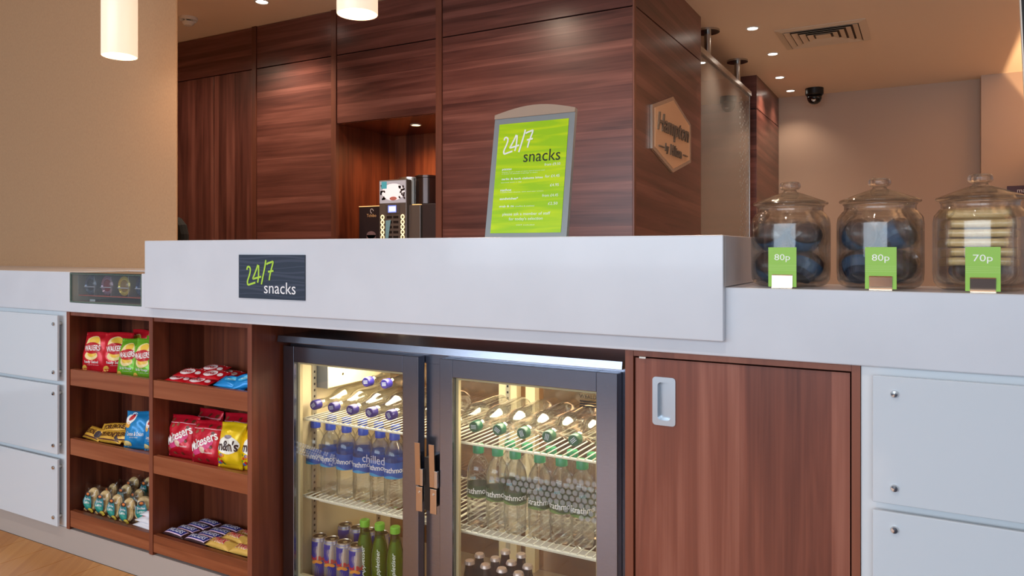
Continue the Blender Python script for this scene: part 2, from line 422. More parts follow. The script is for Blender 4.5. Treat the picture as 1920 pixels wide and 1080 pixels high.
# white units with glass-like fronts on studs
def stud(p, x, z, y):
    o = build('stud', MB().lathe([(.006, 0), (.0065, -.003), (.0055, -.006), (0, -.0065)], 14, axis='y'), chrome, p, smooth='auto'); o.location = (x, y, z) if False else Vector((x, y, z)) - p.location
    return o
def white_unit(name, label, x0, x1, panels, xedge0, xedge1, studs, group):
    t = thing(name, label, 'cabinet', (x0, 1.51, .085), group)
    build('body', bx(x0, x1, 1.515, 1.96 if x1 < -1 else 1.75, .085, ZB - .0005), white_lam, t, world=True)
    for (z0, z1) in panels:
        p = build('front_panel', bx(xedge0, xedge1, 1.490, 1.498, z0, z1), panel_glass, t, bevel=.0015, world=True)
        for sx in studs:
            for sz in (z1 - .03, z0 + .03):
                st = build('stud', MB().lathe([(.0065, .0), (.0068, -.003), (.0055, -.0055), (0, -.006)], 14, axis='y'), chrome, p, smooth='auto')
                st.location = Vector((sx, 1.490, sz)) - t.location
                st2 = build('spacer', MB().lathe([(.007, .0), (.007, .017)], 12, axis='y'), steel_b, p, smooth='auto'); st2.location = Vector((sx, 1.498, sz)) - t.location
    return t
PZ = [(.597, .825), (.342, .583), (.092, .325)]
white_unit('white_cabinet', 'white cabinet with three stacked glossy panels left of the snack shelves', -4.2, -2.609, PZ, -3.5, -2.632, [-2.652, -3.47], None)
white_unit('white_cabinet', 'white cabinet with studded glossy panels right of the wooden cupboard', -.1035, 1.6, PZ, -.0835, .78, [-.048, .75], None)

# ------------------------------------------------------------------ snack shelf unit
SX0, SX1 = -2.608, -1.694; SD = -2.149; YS = 1.51; YSB = 1.70
su = thing('snack_shelf_unit', 'walnut open shelf unit with six compartments full of snacks', 'shelf unit', (SX0, YS, .085))
build('side_panel', bx(SX0, SX0 + .018, YS, YSB, .085, ZB - .001), w_shelf, su, world=True)
build('side_panel', bx(SX1 - .018, SX1, YS, 2.2, .0, ZB - .001), w_shelf, su, world=True)
build('divider', bx(SD - .009, SD + .009, YS, YSB, .085, ZB - .001), w_shelf, su, world=True)
build('back_panel', bx(SX0, SX1 - .0185, YSB, YSB + .012, .085, ZB - .001), w_shelf, su, world=True)
for x0, x1 in ((SX0, SX0 + .018), (SD - .009, SD + .009), (SX1 - .018, SX1)):
    build('edge_band', bx(x0, x1, YS - .002, YS - .0005, .085, ZB - .001), w_edge, su, world=True)
build('top_rail', bx(SX0 + .018, SX1 - .018, YS + .001, YSB, .826, ZB - .001), w_edge, su, world=True)
LEDGE = [.640, .400, .150]
cols = [(SX0 + .0185, SD - .0095), (SD + .0095, SX1 - .0185)]
SURF = [z - .014 for z in LEDGE]
for zi, zt in enumerate(LEDGE):
    for x0, x1 in cols:
        build('ledge', bx(x0, x1, YS, YS + .018, zt - .056, zt), w_ledge, su, bevel=.001, world=True)
        build('shelf', bx(x0, x1, YS + .0185, YSB - .0005, zt - .034, zt - .014), w_ledge, su, world=True)

# ------------------------------------------------------------------ wooden cupboard on the right
KX0, KX1 = -.562, -.1046; YK = 1.515
cu_ = thing('wooden_cupboard', 'walnut cupboard with one tall door and recessed metal pull beside the fridge', 'cupboard', (KX0, YK, .085))
dx0, dx1 = -.543, -.1205
build('stile', bx(KX0, dx0 - .001, YK - .004, 1.74, .085, ZB - .001), w_edge, cu_, world=True)
build('stile', bx(dx1 + .001, KX1, YK - .004, 1.74, .085, ZB - .001), w_edge, cu_, world=True)
build('top_rail', bx(dx0 - .0005, dx1 + .0005, YK - .003, 1.74, .826, ZB - .001), w_edge, cu_, world=True)
build('back_panel', bx(dx0, dx1, 1.7, 1.73, .085, .825), dark, cu_, world=True)
hx0, hx1, hz0, hz1 = -.5026, -.4533, .684, .785
dm = MB(); dy0, dy1 = YK + .002, YK + .02; ins = .008
hxa, hxb, hza, hzb = hx0 + ins, hx1 - ins, hz0 + ins, hz1 - ins
dm.box(dx0 + .002, hxa, dy0, dy1, .09, .822); dm.box(hxb, dx1 - .002, dy0, dy1, .09, .822)
dm.box(hxa, hxb, dy0, dy1, .09, hza); dm.box(hxa, hxb, dy0, dy1, hzb, .822)
door = build('door', dm, w_door, cu_, world=True)
def rrect(x0, x1, z0, z1, r, n=5):
    out = []
    for cx, cz, a0 in ((x1 - r, z0 + r, -90), (x1 - r, z1 - r, 0), (x0 + r, z1 - r, 90), (x0 + r, z0 + r, 180)):
        for k in range(n + 1): a = R(a0 + 90 * k / n); out.append((cx + r * cos(a), cz + r * sin(a)))
    return out
h = MB(); oo = rrect(hx0, hx1, hz0, hz1, .007); ii = rrect(hxa + .003, hxb - .003, hza + .003, hzb - .003, .007)
n = len(oo)
def ring(mb, A, ya, B, yb):
    n = len(A); mb.add([(x, ya, z) for x, z in A] + [(x, yb, z) for x, z in B], [(i, (i + 1) % n, n + (i + 1) % n, n + i) for i in range(n)])
ring(h, oo, dy0, oo, dy0 - .003); ring(h, oo, dy0 - .003, ii, dy0 - .003); ring(h, ii, dy0 - .003, ii, dy0 + .012)
h.add([(x, dy0 + .012, z) for x, z in ii], [tuple(range(n))])
build('recessed_pull', h, M('satin_aluminium', s(196, 204, 212), .32, .85), door, world=True)
build('catch', bx(-.53, -.516, YK - .006, YK - .0035, .822, .8255), M('white_plastic', s(225, 225, 220), .5), cu_, world=True)

# ------------------------------------------------------------------ the fridge
FX0, FX1 = -1.688, -.602; YD = 1.62; FI0, FI1 = -1.664, -.626; YB0 = 1.652; YB1 = 2.10; ZF = .04
fr = thing('bottle_fridge', 'stainless double-door glass-fronted drinks fridge under the white counter', 'fridge', ((FX0 + FX1) / 2, YB0, 0))
def F(name, mb, m, p=None, **k): return build(name, mb, m, p or fr, world=True, **k)
b = MB(); b.box(FX0, FI0, YB0, YB1 + .03, .02, .775); b.box(FI1, FX1, YB0, YB1 + .03, .02, .775)
b.box(FI0, FI1, YB0, YB1 + .03, .745, .775); b.box(FI0, FI1, YB0, YB1 + .03, .02, ZF)
F('cabinet_shell', b, steel)
F('foot_rail', bx(FX0 + .02, FX1 - .02, YB0 + .03, YB1, .0, .0195), black)
F('worktop', MB().prism([(1.598, .7785), (YB1 + .03, .7785), (YB1 + .03, .798), (1.602, .798)], lambda y, z: (FX0 - .001, y, z), lambda y, z: (FX1, y, z)), steel, bevel=.001)
F('liner_back', bx(FI0, FI1, YB1, YB1 + .028, ZF, .744), alu_back)
F('liner_side', bx(FI0 + .0005, FI0 + .004, YB0 + .004, YB1 - .0005, ZF + .0005, .744), cream)
F('liner_side', bx(FI1 - .004, FI1 - .0005, YB0 + .004, YB1 - .0005, ZF + .0005, .744), cream)
F('liner_floor', bx(FI0 + .0045, FI1 - .0045, YB0 + .004, YB1 - .0005, ZF + .0002, ZF + .002), M('liner_floor_metal', s(170, 150, 126), .3, .6))
XM = (FX0 + FX1) / 2 - .008
F('centre_mullion', bx(XM - .03, XM + .03, YB0, YB0 + .035, ZF, .7445), steel)
F('centre_support', bx(XM - .045, XM + .02, YB1 - .03, YB1 - .0005, ZF + .002, .744), cream)
F('centre_support', bx(XM + .052, XM + .085, YB1 - .03, YB1 - .0005, ZF + .002, .744), cream)
# shelf standards with slots
def standard(x, y, face):
    m = MB(); m.box(x, x + .004, y - .009, y + .009, .1, .70)
    st = F('shelf_standard', m, M('pale_metal', s(200, 190, 168), .3, .6))
    mm = MB()
    for k in range(30):
        z = .12 + k * .019; mm.box(x + .0041, x + .0045, y - .003, y + .003, z, z + .007)
    mm2 = F('slots', mm, dark, st); mm2['kind'] = 'stuff'
standard(FI0 + .004, 1.72, 1); standard(FI0 + .004, 2.03, 1)
mm = MB(); mm.box(XM - .018, XM - .004, YB1 - .033, YB1 - .0302, .1, .73)
st = F('shelf_standard', mm, M('pale_metal')); mm = MB()
for k in range(32): mm.box(XM - .014, XM - .008, YB1 - .0336, YB1 - .0331, .12 + k * .019, .127 + k * .019)
F('slots', mm, dark, st)['kind'] = 'stuff'
# evaporator housing on the left wall
eh = F('fan_housing', MB().box(FI0 + .0045, FI0 + .05, 1.735, 2.02, .625, .743), cream)
F('housing_end', bx(FI0 + .0045, FI0 + .051, 1.731, 1.7345, .624, .743), grey_en, eh)
sl = MB()
for z, y0, y1 in ((.712, 1.82, 1.89), (.712, 1.90, 1.96), (.698, 1.80, 1.88), (.698, 1.89, 1.96), (.684, 1.82, 1.90), (.726, 1.80, 1.9)): sl.box(FI0 + .0501, FI0 + .0506, y0, y1, z, z + .006)
F('vent_slots', sl, dark, eh)
for y, z in ((1.80, .66), (1.97, .675)):
    sc_ = build('screw', MB().lathe([(.0045, 0), (.004, .002), (0, .0025)], 10, axis='x'), chrome, eh); sc_.location = Vector((FI0 + .05, y, z)) - fr.location
# wire shelves
SHZ = [.541, .306]
wire_me = None
for zi, z in enumerate(SHZ):
    for x0, x1 in ((FI0 + .006, XM - .012), (XM + .012, FI1 - .006)):
        rail = MB()
        for y in (1.672, 1.88, 2.06): rail.tube([(x0, y, z - .003), (x1, y, z - .003)], .0038 if y < 1.7 else .0028, 8)
        for x in (x0, x1): rail.tube([(x, 1.672, z - .003), (x, 2.06, z - .003)], .003, 8)
        if zi == 1: rail.box(x0 + .01, x1 - .01, 1.73, 1.735, z - .035, z - .012)
        sh = F('wire_shelf', rail, wirewhite, smooth='auto')
        nw = 25
        for k in range(nw):
            x = x0 + (x1 - x0) * (k + .5) / nw
            if wire_me is None:
                o = build('wire', MB().tube([(0, 1.668 - YB0, 0), (0, 2.062 - YB0, 0)], 0.0017, 6), wirewhite, sh, smooth=True); wire_me = o.data
            else:
                o = bpy.data.objects.new('wire', wire_me); COL.objects.link(o); o.parent = sh
            o.location = (x - fr.location.x, 0, z + .0018)
# doors
def fdoor(x0, x1, gx0, gx1, hx, name):
    zt, zb, gz1, gz0 = .7655, .03, .719, .075
    m = MB(); y0, y1 = YD, YB0 - .002
    m.box(x0, gx0, y0, y1, zb, zt); m.box(gx1, x1, y0, y1, zb, zt); m.box(gx0, gx1, y0, y1, gz1, zt); m.box(gx0, gx1, y0, y1, zb, gz0)
    d = F('door', m, steel, bevel=.0012)
    F('pane', bx(gx0 - .002, gx1 + .002, YD + .010, YD + .014, gz0 - .002, gz1 + .002), doorglass, d)
    gk = MB(); t = .008
    for a in ((gx0, gx0 + t, gz0, gz1), (gx1 - t, gx1, gz0, gz1), (gx0 + t, gx1 - t, gz0, gz0 + t), (gx0 + t, gx1 - t, gz1 - t, gz1)):
        gk.box(a[0], a[1], YD + .018, YB0 - .003, a[2], a[3])
    F('gasket', gk, M('cream_gasket', s(196, 180, 140), .5), d)
    # pull handle: back plate, tapering blade, screws
    bronze = M('bronze_steel', s(206, 186, 164), .25, 1.0)
    hp = F('handle', bx(hx - .0105, hx + .0105, YD - .004, YD - .0005, .354, .420), bronze, d, bevel=.001)
    bl = MB(); za, zb_ = .424, .538
    bl.add([(hx - .011, YD - .004, za), (hx + .006, YD - .004, za), (hx + .006, YD - .0005, za), (hx - .011, YD - .0005, za),
            (hx - .011, YD - .009, zb_), (hx + .006, YD - .009, zb_), (hx + .006, YD - .006, zb_), (hx - .011, YD - .006, zb_)],
           [(0, 3, 2, 1), (4, 5, 6, 7), (0, 1, 5, 4), (1, 2, 6, 5), (2, 3, 7, 6), (3, 0, 4, 7)])
    F('blade', bl, bronze, d)
    sc2 = build('screw', MB().lathe([(.0035, 0), (.003, -.0018), (0, -.002)], 10, axis='y'), chrome, d); sc2.location = Vector((hx, YD - .004, .405)) - fr.location
    F('latch', bx(hx + .0065, hx + .016, YD - .010, YD - .0005, .425, .47), chrome, d, bevel=.001)
    return d
dL = fdoor(-1.686, -1.187, -1.643, -1.2395, -1.182, 'left')
dR = fdoor(-1.118, -.622, -1.078, -.674, -1.136, 'right')
F('lock_box', bx(-1.166, -1.15, YD + .0, YB0 - .0005, .36, .50), black)
yg = YD + .0097
# prints on the panes
def hexdot(cx, cy, r): return ([(cx + r * cos(PI / 6 + k * PI / 3), cy + r * sin(PI / 6 + k * PI / 3)) for k in range(6)], [(0, 1, 2, 3, 4, 5)])
frost = glass('frosted_print', (.86, .89, .91), .06, .2, rough=.5, frost=.22)
onP = lambda x, z: (x, yg, z)
hd = MB(); pxl, pitch = -1.638, .0085
for j in range(5):
    for i in range(18):
        x = pxl + (i + .5 * (j % 2)) * pitch; z = .478 - j * pitch * .86 - i * .0012
        if i > 10 and (i + j) % 3 == 0: continue
        hd.shape(hexdot(x, z, .0038), onP)
F('dot_print', hd, frost, dL)['kind'] = 'stuff'
p = at(700, 862, yg); F('lettering', MB().shape(text('chilled', h=.022, cx=p[0], cy=p[2]), onP), glass('frosted_letters', (.9, .9, .92), .06, .2, rough=.5, frost=.55), dL)
hd = MB(); pitch = .0165
for j in range(11):
    for i in range(18):
        x = -.675 - (i + .5 * (j % 2)) * pitch; z = .512 - j * pitch * .86
        lo = .402 + i * .0038; hi = .505 - i * .0016
        if lo < z < hi and x > -.97: hd.shape(hexdot(x, z, .0072), onP)
F('dot_print', hd, frost, dR)['kind'] = 'stuff'
lb = MB(); p = at(1103, 744, yg); lb.shape(text('WEALD', w=.043, cx=p[0] - .001, cy=p[2]), onP)
for k in range(3): lb.shape(rect(p[0] - .022, p[0] + .02, p[2] - .013 - k * .006, p[2] - .010 - k * .006, 2, 1), onP)
F('lettering', lb, black, dR)
# lamp strips inside, behind the door heads
for x0, x1 in ((-1.62, -1.25), (-1.06, -.66)):
    tb = F('lamp_tube', MB().tube([(x0, 1.668, .728), (x1, 1.668, .728)], .006, 8), M('fridge_lamp', (1, .9, .7), .5, emit=(1.0, .84, .58), es=5))
    a = area('fridge_light', ((x0 + x1) / 2, 1.80, .738), ((x0 + x1) / 2, 1.84, .30), x1 - x0, .16, 4.2, (1.0, .87, .64))
    a.parent = fr; a.location = a.location - fr.location

# ------------------------------------------------------------------ ceiling fittings
lamp_face = M('downlight_lens', (1, 1, 1), .4, emit=(1.0, .93, .82), es=14)
dl_rim = M('downlight_rim', s(225, 220, 212), .3)
def downlight(loc, label, power, color=(1, .78, .58), group='recessed ceiling downlights', cone=115, scale=1.0, lens=None):
    t = thing('downlight', label, 'downlight', loc, group)
    build('rim', MB().lathe([(.043 * scale, 0), (.043 * scale, -.003), (.033 * scale, -.004), (.031 * scale, -.001)], 24, caps=False), dl_rim, t, smooth='auto')
    build('lens', MB().lathe([(.032 * scale, -.0012), (.0, -.0016)], 24), lens or lamp_face, t)
    l = bpy.data.lights.new('downlight_lamp', 'SPOT'); l.energy = power; l.color = color; l.spot_size = R(cone); l.spot_blend = .7; l.shadow_soft_size = .035
    o = bpy.data.objects.new('downlight_lamp', l); COL.objects.link(o); o.parent = t; o.location = (0, 0, -.012)
    return t
for i, (px, py, lab) in enumerate(((1411, 53, 'ceiling downlight nearest the square air vent, largest of the passage row'), (1449, 101, 'second ceiling downlight of the passage row, below the air vent corner'),
        (1462, 145, 'third ceiling downlight of the passage row beside the far wood column'), (1482, 170, 'farthest ceiling downlight of the passage row beside the black dome camera'))):
    downlight(atz(px, py, ZC), lab, (42, 42, 30, 12)[i])
downlight(atz(491, 3, ZC), 'single ceiling downlight above the left wood panelling', 60)
for x, nm in ((-4.2, 'behind the tan wall'), (-1.9, 'in front of the large wood panel'), (-.8, 'in front of the panelled corner')): downlight((x, 2.55, ZC), 'aisle downlight %s' % nm, 42, cone=160)
pn = at(780, 240, 3.55)
downlight((pn[0], 3.55, ZN), 'warm downlight in the top of the coffee niche', 24, (1, .60, .28), None, 165, .8, M('warm_lens', (1, .8, .5), .4, emit=(1, .72, .35), es=10))
# smoke detector
for i, (x, y) in enumerate(((-2.6, .35), (-1.5, .35), (-.4, .35), (-2.0, -1.0), (-.6, -1.0))): downlight((x, y, ZC), '%s added unseen lobby downlight in front of the counter, from the left' % ORD[i], 26, (1, .93, .86))  # out-of-view lamps, added to brighten the floor and counter
p = atz(353, 33, ZC)
sd = thing('smoke_detector', 'white round smoke detector on the ceiling', 'smoke detector', p)
wp = M('white_detector', s(226, 222, 214), .4)
build('base', MB().lathe([(.053, 0), (.053, -.014), (.05, -.018)], 28), wp, sd, smooth='auto')
build('sensor_cap', MB().lathe([(.036, -.026), (.034, -.036), (.022, -.048), (0, -.05)], 24), wp, sd, smooth='auto')
build('vent_band', MB().lathe([(.028, -.0182), (.028, -.0259)], 20), black, sd)
for k in range(6):
    a = k * PI / 3; build('fin', MB().box(.026, .044, -.003, .003, -.0275, -.0178), wp, sd, rot=(0, 0, a))
# dome camera
p = atz(1527, 166, ZC)
dc = thing('dome_camera', 'black dome security camera hanging from the ceiling', 'security camera', p)
build('mount', MB().lathe([(.075, 0), (.075, -.05), (.066, -.062)], 28), black, dc, smooth='auto')
build('dome', MB().lathe([(.062, -.063), (.06, -.09), (.047, -.118), (.026, -.134), (0, -.138)], 28), M('smoked_dome', s(10, 10, 11), .08), dc, smooth=True)
build('lens', MB().lathe([(.017, 0), (.017, -.006), (0, -.007)], 16, axis='y'), chrome, dc, loc=(0, -.047, -.105))
# air vent
vc = [atz(x, y, ZC) for x, y in ((1447, 58), (1622, 34), (1634, 73), (1480, 93))]
vx0 = min(vc[0][0], vc[3][0]); vx1 = max(vc[1][0], vc[2][0]); vy0 = (vc[0][1] + vc[1][1]) / 2; vy1 = (vc[2][1] + vc[3][1]) / 2
vy0, vy1 = min(vy0, vy1), max(vy0, vy1)
vx0 = (vc[0][0] + vc[3][0]) / 2; vx1 = (vc[1][0] + vc[2][0]) / 2
vcx, vcy = (vx0 + vx1) / 2, (vy0 + vy1) / 2; va, vb = (vx1 - vx0) / 2, (vy1 - vy0) / 2
av = thing('air_vent', 'white square louvred air vent in the ceiling', 'air vent', (vcx, vcy, ZC))
vm = M('vent_paint', s(214, 192, 168), .5)
def sqring(a0, b0, z0, a1, b1, z1, th=.002):
    m = MB(); A = [(-a0, -b0), (a0, -b0), (a0, b0), (-a0, b0)]; B = [(-a1, -b1), (a1, -b1), (a1, b1), (-a1, b1)]
    vs = [(x, y, z0) for x, y in A] + [(x, y, z1) for x, y in B] + [(x, y, z0 + th) for x, y in A] + [(x, y, z1 + th) for x, y in B]
    fs = []
    for i in range(4):
        j = (i + 1) % 4; fs += [(i, j, 4 + j, 4 + i), (8 + i, 12 + i, 12 + j, 8 + j), (i, 8 + i, 8 + j, j), (4 + i, 4 + j, 12 + j, 12 + i)]
    return m.add(vs, fs)
build('frame', sqring(va, vb, -.004, va * .84, vb * .84, -.012, .003), vm, av)
build('duct_shade', bx(-va * .84, va * .84, -vb * .84, vb * .84, -.0015, -.0005), M('duct_shade_paint', s(70, 52, 42), .8), av)  # dark sheet standing in for the shade behind the louvres
for k, (f0, f1) in enumerate(((.82, .70), (.66, .54), (.50, .38), (.34, .22))):
    build('louvre', sqring(va * f0, vb * f0, -.015, va * f1, vb * f1, -.004, .0012), vm, av)
build('louvre_centre', bx(-va * .17, va * .17, -vb * .17, vb * .17, -.010, -.007), vm, av)

# pendant lamps over the counter
shade_m = M('opal_glass_shade', s(250, 226, 200), .3, emit=(1.0, .78, .58), es=.62)
def pendant(px, pyb, Y, label):
    p = at(px, pyb, Y); t = thing('pendant_lamp', label, 'pendant lamp', (p[0], Y, ZC), 'opal glass pendant lamps over the counter')
    zb = p[2] - ZC; zt = zb + .42; r = .06
    build('ceiling_rose', MB().lathe([(.045, 0), (.045, -.02), (.006, -.026)], 24), steel_b, t, smooth='auto')
    build('cord', MB().tube([(0, 0, -.025), (0, 0, zt + .03)], .003, 6), steel_b, t)
    build('cap', MB().lathe([(.012, zt + .035), (.03, zt + .02), (.03, zt - .004)], 20), steel_b, t, smooth='auto')
    build('shade', MB().lathe([(.03, zt), (r, zt - .004), (r, zb + .002), (r - .001, zb), (r - .005, zb), (r - .005, zt - .008)], 40, caps=False), shade_m, t, smooth='auto')
    build('bulb', MB().lathe([(0, zb + .02), (.035, zb + .022), (r - .006, zb + .03), (r - .006, zb + .033)], 32), M('lamp_diffuser', (1, .9, .8), .5, emit=(1, .84, .66), es=.9), t)
    l = bpy.data.lights.new('pendant_light', 'POINT'); l.energy = 1.8; l.color = (1, .66, .38); l.shadow_soft_size = .05
    o = bpy.data.objects.new('pendant_light', l); COL.objects.link(o); o.parent = t; o.location = (0, 0, zb - .03)
pendant(224, 106, 1.67, 'white cylindrical glass pendant lamp in front of the tan wall')
pendant(670, 27, 1.70, 'white cylindrical glass pendant lamp hanging before the wood panelling')

# glass screen hung from the ceiling
XS = -1.215
gs = thing('glass_screen', 'glass screen in a steel rail hung from the ceiling behind the wood column', 'screen', (XS, 5.2, 0))
Gp = lambda n, mb, m, **k: build(n, mb, m, gs, world=True, **k)
y0s, y1s = YE + .01, 6.03
Gp('pane', bx(XS - .006, XS + .006, y0s, y1s, .05, 2.26), screenglass)
Gp('top_rail', bx(XS - .022, XS + .022, y0s, y1s, 2.262, 2.30), steel_b, bevel=.003)
Gp('floor_rail', bx(XS - .02, XS + .02, y0s, y1s, 0, .049), steel_b)
Gp('edge_trim', bx(XS - .008, XS + .008, y1s, y1s + .008, .05, 2.26), steel_b)
for y in (4.76, 5.62):
    a = MB().lathe([(.022, 2.30), (.022, ZC - .014)], 16, c=(XS, y, 0)); a.lathe([(.075, ZC - .014), (.075, ZC - .0005)], 28, c=(XS, y, 0))
    Gp('hanger', a, steel_b, smooth='auto')
dm = MB()
for j in range(60):
    for i in range(4):
        if (i * 7 + j * 3) % 5 < 3: dm.shape(hexdot(5.68 + i * .085 + (j % 2) * .04, .9 + j * .022, .009), lambda y, z: (XS + .0064, y, z))
Gp('dot_print', dm, frost)['kind'] = 'stuff'

# hexagonal sign on the column
hv = [atx(x, y, XC + .016) for x, y in ((1225, 197), (1265, 182), (1297, 233.5), (1295.5, 304), (1262, 323), (1224, 278))]
hcy = sum(v[1] for v in hv) / 6; hcz = sum(v[2] for v in hv) / 6
hs = thing('hexagonal_sign', 'hexagonal bronze wall sign with script lettering on the wood column', 'sign', (XC + .001, hcy, hcz))
ha = (hv[2][1] + hv[3][1]) / 2 - (hv[0][1] + hv[5][1]) / 2; hw = ha / 2
zt_, zu, zl, zb_ = hv[1][2] - hcz, (hv[0][2] + hv[2][2]) / 2 - hcz, (hv[3][2] + hv[5][2]) / 2 - hcz, hv[4][2] - hcz
hexo = [(-hw, zu), (0, zt_), (hw, zu), (hw, zl), (0, zb_), (-hw, zl)]
bronze_f = M('sign_face', s(214, 176, 142), .4, .1)
build('plate', MB().prism(hexo, lambda y, z: (0, y, z), lambda y, z: (.012, y, z)), M('sign_rim', s(206, 190, 176), .2, .7), hs)
build('face', MB().prism([(a * .9, b * .9) for a, b in hexo], lambda y, z: (.0122, y, z), lambda y, z: (.014, y, z)), bronze_f, hs)
onS = lambda y, z: (.0142, y, z); onS2 = lambda y, z: (.021, y, z)
def raised(name, sh, m, parent):
    a = MB(); n = len(sh[0]); vs = [onS(*p) for p in sh[0]] + [onS2(*p) for p in sh[0]]
    fs = [tuple(reversed(f)) for f in sh[1]] + [tuple(i + n for i in f) for f in sh[1]]
    ed = {}
    for f in sh[1]:
        for i in range(len(f)):
            e = (f[i], f[(i + 1) % len(f)])
            if (e[1], e[0]) in ed: ed.pop((e[1], e[0]))
            else: ed[e] = 1
    fs += [(a0, b0, b0 + n, a0 + n) for a0, b0 in ed]
    return build(name, a.add(vs, fs), m, parent)
grey_let = M('sign_letters', s(120, 112, 104), .3, .6)
raised('lettering', text('Hampton', w=hw * 1.62, h=(zt_ - zb_) * .30, cx=0, cy=(zt_ - zb_) * .06, bold=.01, shear=.25), grey_let, hs)
raised('lettering', text('by', w=hw * .16, cx=-hw * .36, cy=-(zt_ - zb_) * .215, bold=.008, shear=.1), grey_let, hs)
raised('lettering', text('Hilton', w=hw * .58, cx=hw * .10, cy=-(zt_ - zb_) * .205, bold=.008, shear=.1), grey_let, hs)
for sg in (-1, 1): raised('dash', rect(sg * hw * .62 - hw * .12, sg * hw * .62 + hw * .12, -(zt_ - zb_) * .22, -(zt_ - zb_) * .205, 1, 1), grey_let, hs)

# manager sign on the far wall
p = at(1888, 349, 7.048)
ms = thing('door_sign', 'dark maroon name sign with white lettering on the far wall', 'sign', (p[0] + .14, 7.048, p[2] - .04))
build('plate', bx(-.14, .14, -.006, .001, -.04, .04), C(78, 30, 34), ms, bevel=.001)
build('lettering', MB().shape(text('manager', h=.034, cx=.01, cy=-.008), lambda x, z: (x, -.0065, z)), C(235, 225, 220), ms)

# unseen lamp and low blocker, both added to cast the sharp-edged light patch
build('added_light_blocker', bx(.80, .95, 3.6, 7.04, 0, 1.83), room_m, kind='structure')
ul = thing('added_uplight', 'added unseen uplight behind the low light blocker at the far right', 'lamp', (1.486, 6.0, 0))
build('base', MB().lathe([(.14, 0), (.14, .02), (.015, .03)], 28), steel_b, ul, smooth='auto')
build('pole', MB().lathe([(.012, .03), (.012, .94)], 12), steel_b, ul)
build('bowl', MB().lathe([(.02, .93), (.10, .96), (.14, .99), (.138, .99), (.1, .965), (0, .945)], 28, caps=False), steel_b, ul, smooth='auto')
l = bpy.data.lights.new('added_uplight_lamp', 'POINT'); l.energy = 210; l.color = (1, .66, .36); l.shadow_soft_size = .03
o = bpy.data.objects.new('added_uplight_lamp', l); COL.objects.link(o); o.parent = ul; o.location = (0, 0, 1.0)
# black office chair seen past the end of the tan wall
xr = at(348, 430, 2.62)[0]; zt2 = at(340, 404, 2.62)[2]
ch = thing('office_chair', 'black office chair back showing past the tan wall end', 'chair', (xr - .22, 2.62, 0))
bk = [(-.22, .62), (.22, .62), (.22, zt2 - .10), (.205, zt2 - .05), (.16, zt2 - .01), (.08, zt2), (-.08, zt2), (-.16, zt2 - .01), (-.205, zt2 - .05), (-.22, zt2 - .10)]
build('backrest', MB().prism(bk, lambda x, z: (x, -.03, z), lambda x, z: (x, .03, z)), M('black_fabric', s(12, 11, 12), .9), ch, bevel=.02)
build('seat', bx(-.23, .23, .0, .44, .46, .54), M('black_fabric'), ch, bevel=.03)
build('gas_column', MB().lathe([(.03, .07), (.03, .28), (.022, .28), (.022, .46)], 14, c=(0, .2, 0)), black, ch)
build('back_bar', bx(-.03, .03, .0, .04, .44, .66), black, ch)
for k in range(5):
    a = k * 2 * PI / 5; build('foot', MB().tube([(0, .2, .085), (.26 * cos(a), .2 + .26 * sin(a), .06)], .018, 8), black, ch)
    build('castor', MB().lathe([(.026, -.02), (.026, .02)], 14, axis='x', c=(.26 * cos(a), .2 + .26 * sin(a), .0265)), black, ch)

# ------------------------------------------------------------------ 24/7 plate on the raised counter
q = [at(450, 477.7, YR), at(573.7, 477.7, YR), at(572.7, 563.7, YR), at(449, 558, YR)]
px0, px1 = (q[0][0] + q[3][0]) / 2, (q[1][0] + q[2][0]) / 2; pz1, pz0 = (q[0][2] + q[1][2]) / 2, (q[2][2] + q[3][2]) / 2
pcx, pcz = (px0 + px1) / 2, (pz0 + pz1) / 2; pw, ph = px1 - px0, pz1 - pz0
sp = thing('snacks_plate', 'dark slate 24/7 snacks plate fixed to the raised counter front', 'sign', (pcx, YR - .0005, pcz))
build('plate', bx(-pw / 2, pw / 2, -.003, 0, -ph / 2, ph / 2), C(48, 58, 74, .3), sp)
wv = MB()
for k in range(9):
    z = -ph / 2 + ph * (.08 + k * .105); n = 12; a = []; hgt = ph * (.02 + .018 * ((k * 5) % 3)); vs = []; fs = []
    for i in range(n + 1):
        x = -pw / 2 + pw * i / n; zz = z + ph * .03 * sin(i * .5 + k * 1.3); vs += [(x, zz), (x, min(zz + hgt, ph / 2))]
    for i in range(n): fs.append((2 * i, 2 * i + 2, 2 * i + 3, 2 * i + 1))
    wv.shape((vs, fs), lambda x, z: (x, -.0032, z))
build('wave_print', wv, C(64, 72, 90, .3), sp)
onQ = lambda x, z: (x, -.0036, z)
build('numerals', laid(scribble(-pw * .5 + pw * .335, ph * .08, pw * .43, ph * .60, pw * .021), -.0036), C(180, 222, 74), sp)
build('lettering', MB().shape(text('snacks', w=pw * .47, h=ph * .26, cx=pw * .135, cy=-ph * .245), onQ), C(245, 245, 248), sp)

